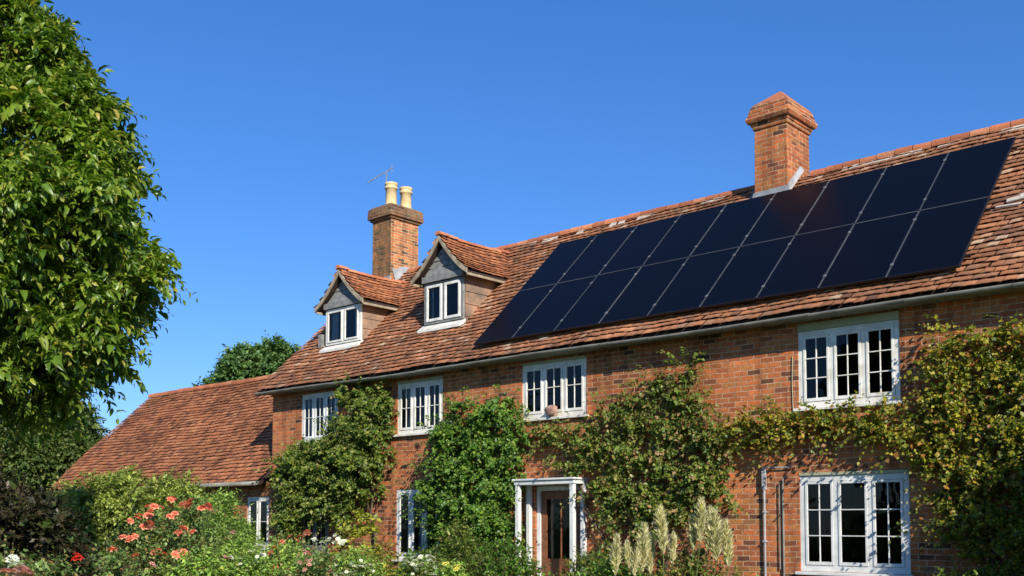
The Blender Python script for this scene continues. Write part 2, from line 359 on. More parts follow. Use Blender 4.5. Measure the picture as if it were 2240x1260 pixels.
# mortar fillets under the ridge
mo = MB(); x = XV0
for i in range(90):
    xx = XV0+random.random()*(XV1-XV0); L = random.uniform(.1, .5)
    y = YR-.10-random.random()*.02
    if -9.6 < xx < -8.2 or -20.3 < xx < -19: continue
    z = roofz(y)+.03
    mo.add([(xx,y-.035,z-.04),(xx+L,y-.03,z-.035),(xx+L*.95,y+.02,z+.045),(xx+.03,y+.02,z+.045)], [(0,1,2,3)])
mo.build('ridge_mortar', MORTAR, roof)
# slipped, mortared patch at right
pt = MB()
for (x, y, a, w_, h_) in ((-4.35, 15.55, .2, .42, .12), (-4.15, 15.62, .25, .5, .13), (-4.05, 15.8, .1, .42, .11), (-4.5, 15.42, -.05, .35, .07), (-4.0, 15.42, .12, .5, .09), (-12.1, 14.22, .1, .18, .08)):
    ca, sa = math.cos(a), math.sin(a)
    def q(u, v, h): 
        uu, vv = u*ca-v*sa, u*sa+v*ca
        return (x+uu, y+vv*CO-h*SI, roofz(y)+vv*SI+h*CO)
    pt.add([q(-w_/2,-h_/2,.052), q(w_/2,-h_/2,.05), q(w_/2,h_/2,.035), q(-w_/2,h_/2,.035), q(-w_/2,-h_/2,.03), q(w_/2,-h_/2,.03)], [(0,1,2,3), (4,5,1,0)])
pt.build('patched_tiles', MORTAR, roof, label='pale mortared patch of slipped tiles')

# eave: boarding and gutter
e = MB(); e.box(XL, XR, YE+.045, YW-.002, 4.60, 4.625); e.build('soffit', GREYWOOD, house)
gt = MB(); nseg = 12
xs = np.arange(XV0-.02, XV1+.01, 1.4)
for i, x0 in enumerate(xs):
    x1 = min(x0+1.4, XV1+.05); z = 4.632+.012*math.sin(x0*.9)+random.gauss(0, .004); z1 = 4.632+.012*math.sin(x1*.9); vs = []
    for xx, zz in ((x0+.002, z), (x1-.002, z1)):
        for r in (.056, .049):
            for j in range(nseg+1):
                t = math.pi*j/nseg; vs.append((xx, YE-.012-math.cos(t)*r, zz-math.sin(t)*r))
    m = nseg+1; fs = []
    for j in range(nseg): fs += [(j, j+1, 2*m+j+1, 2*m+j), (m+j+1, m+j, 3*m+j, 3*m+j+1)]
    fs += [(0, 2*m, 3*m, m), (m-1, 2*m-1, 4*m-1, 3*m-1)]
    gt.add(vs, fs)
    xx = x0; vs = []
    for dx in (-.03, .03):
        for j in range(nseg+1):
            t = math.pi*j/nseg; vs.append((xx+dx, YE-.012-math.cos(t)*.062, z-math.sin(t)*.062))
    gt.add(vs, [(j, j+1, m+j+1, m+j) for j in range(nseg)])
gt.build('gutter', GUTTER, house, smooth=True)

def window(win, lights, rows, mat, parent, cols=2, label=None, rowfrac=None, midcols=None, curtains=(), y=YW+.05, sill=True, fr=.075, mu=.06, lintel=None, name='window', openleft=False, splits=None):
    x0, x1, z0, z1 = win
    m = MB(); y0, y1 = y-.035, y+.05
    zt = z1-(lintel or 0)
    m.box(x0, x0+fr, y0, y1, z0, zt); m.box(x1-fr, x1, y0, y1, z0, zt)
    m.box(x0+fr, x1-fr, y0, y1, zt-fr, zt); m.box(x0+fr, x1-fr, y0, y1, z0, z0+fr*1.1)
    xs = [x0+fr+(x1-x0-2*fr+mu)*i/lights for i in range(lights+1)] if not splits else splits
    spans = [(xs[i], xs[i+1]-mu) for i in range(lights)]
    for i in range(1, lights): m.box(xs[i]-mu, xs[i], y0, y1, z0+fr*1.1, zt-fr)
    W = m.build(name, mat, parent, bevel=.005, label=label)
    for i, (a, b) in enumerate(spans):
        c = MB(); za, zb_ = z0+fr*1.1+.003, zt-fr-.003; cf = .038; a += .003; b -= .003; yc0, yc1 = y0-.012, y0+.035
        c.box(a, a+cf, yc0, yc1, za, zb_); c.box(b-cf, b, yc0, yc1, za, zb_); c.box(a+cf, b-cf, yc0, yc1, zb_-cf, zb_); c.box(a+cf, b-cf, yc0, yc1, za, za+cf*1.3)
        pa, pb, pz0, pz1 = a+cf, b-cf, za+cf*1.3, zb_-cf; nc = (midcols if midcols and i == 1 else cols)
        for k in range(1, nc): xx = pa+(pb-pa)*k/nc; c.box(xx-.008, xx+.008, yc0+.006, yc1-.006, pz0, pz1)
        zs = [pz0+(pz1-pz0)*k/rows for k in range(1, rows)] if not rowfrac else [pz0+(pz1-pz0)*q for q in rowfrac]
        for zz in zs: c.box(pa, pb, yc0+.003, yc1-.003, zz-.008, zz+.008)
        c.build('casement', mat, W, bevel=.003)
        p = MB(); zl = [pz0]+zs+[pz1]
        for k in range(nc):
            for j in range(len(zl)-1):
                xa, xb = pa+(pb-pa)*k/nc, pa+(pb-pa)*(k+1)/nc; o = [yc0+.022+random.uniform(-.003, .003) for _ in range(3)]
                p.add([(xa,o[0],zl[j]),(xb,o[1],zl[j]),(xb,o[1]+o[2]-o[0],zl[j+1]),(xa,o[2],zl[j+1])], [(0,1,2,3)])
        p.build('pane', GLASS, W)
    for (a, b, mt) in curtains:
        cu = MB(); vs = []; n = int((b-a)/.02)
        for k in range(n+1):
            xx = a+(b-a)*k/n; yy = y+.14+.022*math.sin(k*.9)+.01*math.sin(k*.37); vs += [(xx, yy, z0+.02), (xx, yy+.01, z1-.05)]
        cu.add(vs, [(2*k, 2*k+2, 2*k+3, 2*k+1) for k in range(n)]); cu.build('curtain', mt, W, smooth=True)
    if sill:
        q = MB(); q.box(x0-.05, x1+.05, y-.13, y+.02, z0-.05, z0-.003); q.build('sill', mat, W, bevel=.008)
    if lintel:
        q = MB(); q.box(x0+.002, x1-.002, y-.06, y+.05, zt+.002, z1-.003); q.build('lintel', CREAM, W, bevel=.004)
    return W
window(WIN[0], 3, 2, BLUEW, house, curtains=[(-19.5, -19.25, CURT)], label='white casement window half hidden by the climber at the left end')
window(WIN[1], 3, 2, WHITE, house, curtains=[(-16.2, -15.95, CURT), (-15.6, -15.45, CURT), (-15.1, -14.9, CURT)], lintel=.06, label='white casement window with pale curtains between two climbers')
window(WIN[2], 3, 2, WHITE, house, rowfrac=[.55], lintel=.05, curtains=[(-11.5, -11.25, DARK)], label='white three light window with a pink bundle on its ledge')
window(WIN[3], 3, 3, WHITE, house, lintel=.12, label='large white three light window high on the right of the wall', fr=.08, mu=.07)
window(WIN[4], 3, 3, BLUEW, house, midcols=1, label='large white three light ground floor window on the right', fr=.085, mu=.07, lintel=.05)
window(WIN[5], 3, 1, BLUEW, house, cols=1, curtains=[(-16.1, -15.9, CURT), (-15.75, -15.45, CURT), (-15.2, -15.0, CURT)], label='shaded ground floor window with blue grey curtains')
window(WIN[6], 2, 2, GREYWOOD, house, label='small dark window in deep shade of the left climber')
# pink bundle on the ledge
pb = MB(); 
vs = []; fs = []; n1, n2 = 9, 14
for i in range(n1+1):
    for j in range(n2):
        a = math.pi*i/n1; b = 2*math.pi*j/n2; r = 1+.2*math.sin(3*b+i*.9)+.16*math.cos(5*a+j*.8)
        vs.append((-11.97+.13*math.sin(a)*math.cos(b)*r, 14.25+.07*math.sin(a)*math.sin(b)*r, 3.60+.10*math.copysign(abs(math.cos(a))**.6, math.cos(a))*(1+.15*math.sin(3*b+1))))
for i in range(n1):
    for j in range(n2): fs.append((i*n2+j, i*n2+(j+1) % n2, (i+1)*n2+(j+1) % n2, (i+1)*n2+j))
pb.add(vs, fs); tag(pb.build('cloth_bundle', PINK, smooth=True), 'crumpled pale pink bundle lying on the ledge of a white upstairs window', 'bundle')

# door with its open porch
d = MB(); x0, x1, z0, z1 = WIN[7]; yd = YW+.06
d.box(x0+.09, x1-.09, yd, yd+.045, .06, .95)
for a, b in ((x0+.09, x0+.22), (x1-.22, x1-.09)): d.box(a, b, yd, yd+.045, .95, z1-.09)
d.box(x0+.22, x1-.22, yd, yd+.045, z1-.24, z1-.09)
d.box(x0+.18, -11.91, yd-.012, yd, .18, .82); d.box(-11.83, x1-.18, yd-.012, yd, .18, .82)
door = d.build('door', DOORW, house, bevel=.006, label='brown front door with dark glazed upper half')
p = MB(); p.add([(x0+.22,yd+.02,.95),(x1-.22,yd+.02,.95),(x1-.22,yd+.02,z1-.24),(x0+.22,yd+.02,z1-.24)], [(0,1,2,3)]); p.build('door_glass', GLASS, door)
p = MB(); p.box(-11.88, -11.86, yd+.001, yd+.04, .95, z1-.24); p.build('glazing_bar', DOORW, door)
p = MB(); p.tube([(-11.47, yd, 1.02), (-11.47, yd-.05, 1.02), (-11.55, yd-.055, 1.02)], .011, 8); p.build('handle', ALU, door)
p = MB(); p.box(x0+.005, x0+.085, yd-.03, yd+.06, .05, z1-.005); p.box(x1-.085, x1-.005, yd-.03, yd+.06, .05, z1-.005); p.box(x0+.085, x1-.085, yd-.03, yd+.06, z1-.085, z1-.005); p.build('door_frame', BLUEW, door)
po = MB(); po.box(-12.60, -11.16, 13.87, 14.31, 2.345, 2.38); po.box(-12.57, -11.19, 13.90, 14.31, 2.27, 2.343)
porch = po.build('porch', BLUEW, house, bevel=.006)
for (xx, yy) in ((-12.51, 13.95), (-12.51, 14.25), (-11.25, 13.95), (-11.25, 14.25)):
    p = MB(); p.box(xx-.042, xx+.042, yy-.04, yy+.04, 0, 2.268); p.build('post', BLUEW, porch, bevel=.006)
p = MB(); p.box(-12.7, -11.05, 13.75, 14.3, .001, .12); p.build('doorstep', MORTAR, house, bevel=.01)

# wall pipes and wires
p = MB(); p.tube([(-7.77, YW-.05, 2.42), (-7.77, YW-.05, 2.10), (-7.77, YW-.045, .1)], .017, 8); p.box(-7.795, -7.745, YW-.08, YW-.02, 2.12, 2.42)
p.tube([(-7.77, YW-.05, 2.43), (-7.3, YW-.04, 2.425)], .012, 6)
for z in (1.3, 1.75, 2.1): p.box(-7.795, -7.745, YW-.075, YW-.002, z, z+.02)
p.build('drain_pipe', LEAD, house, smooth=False)
p = MB(); p.tube([(-7.47, YW-.03, 2.26), (-7.47, YW-.03, .4)], .016, 8); p.tube([(-7.53, YW-.03, 2.20), (-7.53, YW-.03, .9)], .009, 6); p.build('cable_conduit', GUTTER, house)
p = MB(); p.tube([(-7.29, YW-.015, 4.1), (-7.30, YW-.015, 3.7), (-7.29, YW-.015, 3.27), (-7.1, YW-.015, 3.22)], .006, 5); p.build('wall_cable', CREAM, house)

# ---------------------------------------------------------------- dormers
for d in DORM:
    cx, hw, yf, ez, az, fz, ex = (d[q] for q in ('cx', 'hw', 'yf', 'ez', 'az', 'fz', 'ex')); first = d['name'] == 0
    zs = roofz(yf)+.02; sl0 = (az-fz)/ex
    b = MB()
    yb = YE+(ez-ZE)/T
    # front frame posts, cheeks below the eave
    for sx in (-1, 1):
        x = cx+sx*hw; xi = x-sx*.05
        nb = 5; zb0 = zs-.15; ezc = az-sl0*hw-.14
        for k in range(nb):   # lapped boards / hanging tiles of the cheek
            z0 = zb0+(ezc-zb0)*k/nb; z1 = zb0+(ezc-zb0)*(k+1)/nb+.012; o = .022
            y1a = max(yf+.01, YE+(z0-ZE)/T+.05); y1b = max(yf+.02, YE+(z1-ZE)/T+.05)
            vs = [(x+sx*o, yf+.01, z0), (x+sx*o, y1a+.05, z0), (x+sx*.004, y1b+.05, z1), (x+sx*.004, yf+.01, z1), (xi, yf+.01, z0), (xi, y1a+.05, z0), (xi, y1b+.05, z1), (xi, yf+.01, z1)]
            b.add(vs, [(0,1,2,3),(7,6,5,4),(0,4,5,1),(3,2,6,7),(0,3,7,4),(1,5,6,2)])
    dm = b.build('dormer', CHEEK, house, label='left dormer with an open curtained window' if first else 'right dormer beside the solar panels')
    # gable boards
    g = MB(); nb = 5; z00 = ez-.08; ztop = az-.24; wd = lambda z: min(hw, max(.02, (az-.20-z)/(az-fz)*ex))
    for k in range(nb):
        z0 = z00+(ztop-z00)*k/nb; z1 = z00+(ztop-z00)*(k+1)/nb; o = .02
        g.add([(cx-wd(z0), yf-.03-o, z0), (cx+wd(z0), yf-.03-o, z0), (cx+wd(z1), yf-.03, z1), (cx-wd(z1), yf-.03, z1), (cx-wd(z0), yf+.03, z0), (cx+wd(z0), yf+.03, z0), (cx+wd(z1), yf+.03, z1), (cx-wd(z1), yf+.03, z1)], [(0,1,2,3),(7,6,5,4),(0,4,5,1),(3,2,6,7),(0,3,7,4),(1,5,6,2)])
    g.build('gable_boards', GREYWOOD, dm)
    # window: outer frame and casements
    fm = MB(); wx0, wx1 = cx-hw, cx+hw; wz0, wz1 = zs+.05, ez-.122
    for a, b_2 in ((wx0, wx0+.07), (wx1-.07, wx1)): fm.box(a, b_2, yf-.045, yf+.005, wz0, wz1)
    fm.box(wx0+.07, wx1-.07, yf-.045, yf+.005, wz1-.05, wz1); fm.box(wx0+.07, wx1-.07, yf-.045, yf+.005, wz0, wz0+.05)
    fm.build('window_frame', GREYWOOD if not first else WHITE, dm, bevel=.004)
    mid = cx+(.02 if first else 0); ax = [(wx0+.08, mid-.04), (mid+.04, wx1-.08)]
    mu_ = MB(); mu_.box(mid-.035, mid+.035, yf-.04, yf, wz0+.05, wz1-.05); mu_.build('mullion', WHITE if first else GREYWOOD, dm)
    for i, (a, b2) in enumerate(ax):
        c = MB(); cf = .055 if not first else .04; za, zt = wz0+.055, wz1-.055; y0, y1 = yf-.065, yf-.02
        c.box(a, a+cf, y0, y1, za, zt); c.box(b2-cf, b2, y0, y1, za, zt); c.box(a+cf, b2-cf, y0, y1, za, za+cf); c.box(a+cf, b2-cf, y0, y1, zt-cf, zt)
        cas = c.build('casement', WHITE, dm, bevel=.004)
        q = MB()
        q.add([(a+cf, yf-.04, za+cf), (b2-cf, yf-.04, za+cf), (b2-cf, yf-.04, zt-cf), (a+cf, yf-.04, zt-cf)], [(0,1,2,3)]); q.build('pane', GLASS, dm)
        if True:
            cu = MB(); vs = []; A, B = (a+cf, a+cf+(.22 if first else .07)) if i == 0 else (b2-cf-(.2 if first else .0), b2-cf+.02); n = 12
            for k in range(n+1): vs += [(A+(B-A)*k/n, yf+.05+.02*math.sin(k*1.1), za), (A+(B-A)*k/n, yf+.05+.02*math.sin(k*1.1), zt)]
            cu.add(vs, [(2*k, 2*k+2, 2*k+3, 2*k+1) for k in range(n)]); cu.build('curtain', CURT, dm, smooth=True)
    q = MB(); q.add([(wx0-.08, yf-.17, zs-.075), (wx1+.03, yf-.17, zs-.075), (wx1+.03, yf+.0, zs+.047), (wx0-.08, yf+.0, zs+.047), (wx0-.08, yf-.17, zs-.13), (wx1+.03, yf-.17, zs-.13), (wx1+.03, yf+.0, zs-.03), (wx0-.08, yf, zs-.03)], [(0,1,2,3),(7,6,5,4),(0,4,5,1),(1,5,6,2),(2,6,7,3),(3,7,4,0)])
    q.build('sill', WHITE, dm)
    # roof of the dormer
    ze_ = fz; sl = (az-fz)/ex; zp = lambda t: az-(az-fz)*t-.065*math.sin(math.pi*min(1, t)); Lr = math.hypot(ex, az-ze_); yfr = yf-.19
    ytop = YE+(az-ZE)/T+.1
    rs = MB()
    for sx in (-1, 1):
        ye_ = YE+(ze_-ZE)/T+.15
        for k in range(5):
            t0, t1 = k/5, (k+1)/5; z0, z1 = zp(t0)-.085, zp(t1)-.085
            if k == 4: z1 += .02
            p = [(cx+sx*ex*t0, yfr+.02, z0), (cx+sx*ex*t1, yfr+.02, z1), (cx+sx*ex*t1, ytop+(ye_-ytop)*t1, z1), (cx+sx*ex*t0, ytop+(ye_-ytop)*t0, z0)]
            p += [(q[0], q[1], q[2]-.03) for q in p]; rs.add(p, [(0,1,2,3),(7,6,5,4),(0,4,5,1),(1,5,6,2),(2,6,7,3)])
    rs.build('dormer_roof', SLAB, dm)
    dsag = lambda p: -.035*np.sin(np.clip((p[:, 1]-yfr)/1.8, 0, 1)*3.1)-.05*np.sin(np.clip((az-p[:, 2])/(az-ze_), 0, 1)*3.1)
    dmask = lambda m: m[:, 2] > roofz(m[:, 1])-.03
    Vv = np.array([-ex, 0, az-ze_])/Lr
    for sx in (-1, 1):
        V2 = (Vv[0]*sx, 0, Vv[2])
        tiles('dormer_tiles', (cx+sx*(ex+.02), yfr-.02, ze_-.02), (0,1,0), V2, ytop-yfr+.1, Lr+.02, TILE_W, dm, gauge=.115, width=.17, mask=dmask, sag=dsag, seed=5+sx+d['name'])
    rg = MB(); y = yfr-.03
    while y < ytop-.05:
        r0 = .075; zz = az-.025-.045*math.sin(min(1, (y-yfr)/1.9)*3.1)+random.gauss(0, .004); vs = []; nn = 6; y2 = y+.27
        for yy, rr in ((y, r0+.005), (y2, r0)):
            for j in range(nn+1):
                t = math.pi*j/nn; vs.append((cx-math.cos(t)*rr*1.1, yy, zz+math.sin(t)*rr+.01))
        rg.add(vs, [(j, j+1, j+nn+2, j+nn+1) for j in range(nn)]+[tuple(range(nn+1))]); y += .272
    rg.build('ridge_tiles', RIDGE, dm)
    for sx in (-1, 1):   # barge boards along the verge, slightly curved at the foot
        bb = MB(); pts = [(t, zp(t)-.03) for t in (0, .2, .4, .6, .8)]+[(1.02, fz-.025)]
        vs = []
        for t, z in pts:
            X = cx+sx*ex*t; vs += [(X, yfr-.012, z+.01), (X, yfr-.012, z-.10), (X, yfr+.018, z-.10), (X, yfr+.018, z+.01)]
        fs = []
        for k in range(len(pts)-1):
            for j in range(4): fs.append((4*k+j, 4*k+(j+1) % 4, 4*k+4+(j+1) % 4, 4*k+4+j))
        fs += [(0,1,2,3), tuple(4*(len(pts)-1)+j for j in (3,2,1,0))]
        bb.add(vs, fs); bb.build('barge_board', BARGE, dm)
        ev = MB(); xx = cx+sx*(ex-.0); ye_ = YE+(ze_-ZE)/T
        ev.box(min(xx, xx-sx*.03), max(xx, xx-sx*.03), yfr+.03, ye_, ze_-.15, ze_-.10); ev.build('eave_board', BARGE, dm)
    tb = MB(); tb.box(cx-hw-.02, cx+hw+.02, yf-.10, yf-.052, ez-.11, ez+.02); tb.add([(cx-hw*.86, yf-.09, ez+.022), (cx+hw*.5, yf-.09, ez+.022), (cx-hw*.1, yf-.06, ez+.2), (cx-hw*.55, yf-.06, ez+.2)], [(0,1,2,3)]); tb.build('lintel_beam', GREYWOOD, dm)
if True:  # small lead and box beside left dormer
    q = MB(); q.box(-19.83, -19.72, 15.0, 15.25, 5.72, 6.05); q.build('vent_box', GREYWOOD, house)

# ---------------------------------------------------------------- chimneys
def brickstack(name, parent, cx, cy, hx, hy, z0, z1, mat, cap, capmat=None, **kw):
    m = MB()
    m.frustum((cx, cy), hx+.012, hy+.012, z0, hx, hy, z1)
    o = m.build(name, mat, parent, bevel=.006, **kw)
    m = MB()
    for (e, a, b) in cap: m.frustum((cx, cy), hx+e[0], hy+e[0], a, hx+e[1], hy+e[1], b)
    m.build('cap', capmat or mat, o, bevel=.008); return o
# left stack: corner at x=-19.4, y=16.85
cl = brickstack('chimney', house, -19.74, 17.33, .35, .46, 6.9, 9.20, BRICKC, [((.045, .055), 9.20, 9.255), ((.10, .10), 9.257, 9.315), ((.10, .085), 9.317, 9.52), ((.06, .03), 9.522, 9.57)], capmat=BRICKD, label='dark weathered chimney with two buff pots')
for (x, y) in ((-19.68, 17.12), (-19.68, 17.62)):
    p = MB(); p.lathe(x, y, [(.155, 9.56), (.16, 9.62), (.145, 9.68), (.138, 10.03), (.165, 10.04), (.17, 10.075), (.15, 10.09), (.148, 10.13), (.168, 10.15), (.165, 10.19), (.12, 10.20), (.11, 10.0)], 24)
    p.build('chimney_pot', POT, cl, smooth=True)
fl = MB(); fl.add([(-19.41, 16.9, 8.02), (-19.365, 17.5, 8.05), (-19.33, 17.35, 7.78), (-19.30, 16.95, 7.60)], [(0,1,2,3)]); fl.box(-20.12, -19.36, 16.80, 16.855, 7.45, 7.72); fl.build('flashing', LEAD, cl)
ae = empty('tv_aerial', (-19.95, 17.0, 9.5), 'thin metal television aerial on a mast behind the left chimney pots', 'aerial')
p = MB(); p.tube([(-20.02, 17.25, 9.2), (-20.02, 17.25, 10.63)], .014, 6); p.build('mast', METAL, ae)
p = MB(); b0, b1 = Vector((-20.36, 16.92, 10.32)), Vector((-19.92, 17.35, 10.70)); p.tube([b0, b1], .013, 5)
dr = (b1-b0).normalized(); sd = dr.cross(Vector((0, 0, 1))).normalized()
p.build('boom', METAL, ae)
p = MB()
for k in range(9):
    c = b0+(b1-b0)*(k/8.); p.tube([c-sd*.09, c+sd*.09], .005, 4)
p.tube([b1-Vector((0, 0, .09)), b1+Vector((0, 0, .09))], .006, 4)
p.build('elements', METAL, ae)
# right stack: tapered cap with clay pyramid
cr = brickstack('chimney', house, -8.97, 17.32, .32, .44, 7.1, 8.80, BRICK, [((.02, .04), 8.80, 8.86), ((.05, .06), 8.862, 8.92), ((.10, .125), 8.922, 8.975), ((.125, .115), 8.977, 9.04), ((.09, .085), 9.042, 9.10), ((.085, .06), 9.102, 9.20), ((.06, .0), 9.202, 9.29)], label='red brick chimney with corbelled head and clay pyramid top')
p = MB(); p.frustum((-8.97, 17.32), .31, .43, 9.291, .03, .06, 9.57); p.build('pyramid_top', RIDGE, cr, bevel=.01)
fl = MB()
yc = 16.875; z0 = roofz(yc)
fl.add([(-9.42, yc-.30, roofz(yc-.3)+.05), (-8.52, yc-.30, roofz(yc-.3)+.05), (-8.60, yc, z0+.06), (-9.36, yc, z0+.06)], [(0,1,2,3)])
fl.add([(-9.36, yc-.005, z0+.05), (-8.60, yc-.005, z0+.05), (-8.62, yc-.012, z0+.22), (-9.32, yc-.012, z0+.2)], [(0,1,2,3)])
fl.add([(-8.615, yc-.01, z0+.05), (-8.56, yc+.5, roofz(YR)+.12), (-8.615, yc+.45, roofz(YR)+.2), (-8.625, yc-.01, z0+.24)], [(0,1,2,3)])
fl.add([(-9.34, yc-.01, z0+.05), (-9.52, yc-.2, roofz(yc-.2)+.05), (-9.5, yc+.4, roofz(yc+.4)+.06), (-9.32, yc+.4, roofz(yc+.4)+.2)], [(0,1,2,3)])
fl.build('flashing', LEAD, cr)

# ---------------------------------------------------------------- solar panels
PX0, PW = -13.82, 1.008
def slopept(x, v, h): return (x, YE+v*CO-h*SI, ZE+v*SI+h*CO)
V0, PHT, PH = .31, 1.79, .15
words = ['leftmost', 'second from left', 'third from left', 'fourth from left', 'middle', 'fourth from right', 'third from right', 'second from right', 'rightmost']
def pbox(mb, x0, x1, v0, v1, h0, h1):
    mb.add([slopept(x, v, h) for h in (h0, h1) for x, v in ((x0, v0), (x1, v0), (x1, v1), (x0, v1))], [(0,3,2,1),(4,5,6,7),(0,1,5,4),(1,2,6,5),(2,3,7,6),(3,0,4,7)])
for r in range(2):
    for c in range(9):
        x0 = PX0+c*PW; x1 = x0+PW-.018; v0 = V0+r*(PHT+.02); v1 = v0+PHT
        if c == 0 and r == 0: pass
        e = empty('solar_panel', slopept((x0+x1)/2, v0, PH), f"black solar panel on the tiled roof, {words[c]} in the {'upper' if r else 'lower'} row", 'solar panel', 'solar panels on the farmhouse roof')
        m = MB(); t = .014; h1 = PH+random.uniform(-.003, .003)
        pbox(m, x0, x1, v0, v0+t, h1-.038, h1); pbox(m, x0, x1, v1-t, v1, h1-.038, h1); pbox(m, x0, x0+t, v0+t, v1-t, h1-.038, h1); pbox(m, x1-t, x1, v0+t, v1-t, h1-.038, h1)
        m.build('frame', PFRAME, e)
        m = MB(); pbox(m, x0+t, x1-t, v0+t, v1-t, h1-.012, h1-.003); m.build('glass', PANEL, e)
        m = MB()
        if c < 8: pbox(m, x1+.002, x1+.014, v0+.005, v1-.005, h1-.02, h1+.002)
        if r == 0: pbox(m, x0+.005, x1-.005, v1+.003, v1+.015, h1-.02, h1+.002)
        if m.v: m.build('joint_strip', STRIP, e)
        if c < 8:
            for vv in (.28, 1.5):
                m = MB(); pbox(m, x1-.010, x1+.028, v0+vv, v0+vv+.06, h1-.02, h1+.012); m.build('clamp', ALU, e)
        m = MB()
        for vv in (.3, 1.5): pbox(m, x0-(.05 if c == 0 else 0), x1+(.06 if c == 8 else .018), v0+vv, v0+vv+.035, .075, h1-.04)
        for xx in (x0+.2, x0+.8):
            for vv in (.3, 1.5): pbox(m, xx, xx+.04, v0+vv-.02, v0+vv+.03, .02, .075)
        m.build('mounting_rail', ALU if c < 8 else PFRAME, e)

# ---------------------------------------------------------------- low wing
wing = empty('low_wing', (-26, 17.3, 0), 'low brick outbuilding with a plain red tiled roof joined to the left gable end', 'outbuilding')
WX0, WZE = -32.0, 2.58
w = MB(); wall_sheet(w, WX0+.15, XL-.01, 0, 2.55, [(-21.72, -20.78, 1.0, 2.22)], YW+.02, YW+.3)
w.box(WX0+.15, XL-.01, YB-.3, YB, 0, 2.5)
wz = lambda y: WZE+(y-YE)*T
ys = [(YW+.3, 0), (YB-.3, 0), (YB-.3, 2.6), (YR, wz(YR)-.1), (YW+.3, wz(YW+.3)-.1)]
vs = [(WX0+.15, y, z) for y, z in ys]+[(WX0+.45, y, z) for y, z in ys]
w.add(vs, [(0,1,2,3,4), (9,8,7,6,5)]+[(i, (i+1) % 5, (i+1) % 5+5, i+5) for i in range(5)]); w.build('wall', BRICK, wing)
s = MB(); t = .06
for (ya, za, yb2, zb2) in ((YE+.02, wz(YE+.02)-.055, YR, wz(YR)-.055), (YB+.35, 2.45, YR+.01, wz(YR)-.06)):
    s.add([(WX0,ya,za),(XL-.02,ya,za),(XL-.02,yb2,zb2),(WX0,yb2,zb2),(WX0,ya,za-t),(XL-.02,ya,za-t),(XL-.02,yb2,zb2-t),(WX0,yb2,zb2-t)], [(0,1,2,3),(7,6,5,4),(0,4,5,1),(1,5,6,2),(2,6,7,3),(3,7,4,0)])
wr = s.build('roof', SLAB, wing)
tiles('roof_tiles', (WX0-.02, YE-.03, WZE-.03), (1,0,0), (0,CO,SI), XL-WX0, SL+.02, TILE_W, wr, sag=sag, seed=9)
tiles('back_roof_tiles', (WX0-.02, YB+.37, 2.5), (1,0,0), (0,-CO,SI), XL-WX0, (YB+.36-YR)/CO, TILE_W, wr, gauge=.25, width=.4, seed=9)
rd = MB(); x = WX0
while x < XL-.3:
    zz = wz(YR)+.012*math.sin(x*.8)+random.gauss(0, .004); vs = []; nn = 8
    for xx, rr in ((x, .11), (x+.30, .104)):
        for j in range(nn+1):
            t = math.pi*j/nn*1.16-.25; vs.append((xx, YR-math.cos(t)*rr, zz-.02+math.sin(t)*rr))
    rd.add(vs, [(j, j+1, j+nn+2, j+nn+1) for j in range(nn)]+[tuple(range(nn+1))]); x += .31
rd.build('ridge_tiles', RIDGE, wr)
window((-21.72, -20.78, 1.0, 2.22), 2, 2, WHITE, wing, cols=1, curtains=[(-21.6, -21.45, CURT)], y=YW+.08)
gg = MB(); gg.tube([(WX0, YE-.05, WZE-.06), (XL-.05, YE-.05, WZE-.06)], .05, 8); gg.build('gutter', GUTTER, wing, smooth=True)

# ---------------------------------------------------------------- foliage toolkit
def unit(a): return a/np.maximum(np.linalg.norm(a, axis=-1, keepdims=True), 1e-9)
LT = {  # (along, side, up) leaf outlines
 'small': (np.array([(0,0,0),(.45,.5,.10),(1,0,-.12),(.45,-.5,.10)]), np.array([(0,1,2),(0,2,3)])),
 'leaf': (np.array([(0,0,0),(.3,.46,.12),(.7,.36,.02),(1,0,-.28),(.7,-.36,.02),(.3,-.46,.12),(.35,0,0),(.7,0,-.08)]),
          np.array([(0,1,6),(1,2,6),(2,7,6),(2,3,7),(3,4,7),(4,6,7),(4,5,6),(5,0,6)])),
 'blade': (np.array([(0,.5,0),(0,-.5,0),(.4,-.42,.0),(.4,.42,.0),(.75,-.25,-.06),(.75,.25,-.06),(1,0,-.2)]), np.array([(0,1,2),(0,2,3),(3,2,4),(3,4,5),(5,4,6)])),
}
def place_leaves(P, Dr, Up, L, W, kind):
    tv, tf = LT[kind]; Dr = unit(Dr); S = unit(np.cross(Dr, Up)); Un = np.cross(S, Dr)
    n = len(P); L = np.broadcast_to(L, (n,)); W = np.broadcast_to(W, (n,))
    V = P[:, None]+tv[None, :, :1]*(Dr*L[:, None])[:, None]+tv[None, :, 1:2]*(S*W[:, None])[:, None]+tv[None, :, 2:]*(Un*L[:, None])[:, None]
    F = tf[None]+(np.arange(n)*len(tv))[:, None, None]
    return V.reshape(-1, 3), F.reshape(-1, 3)
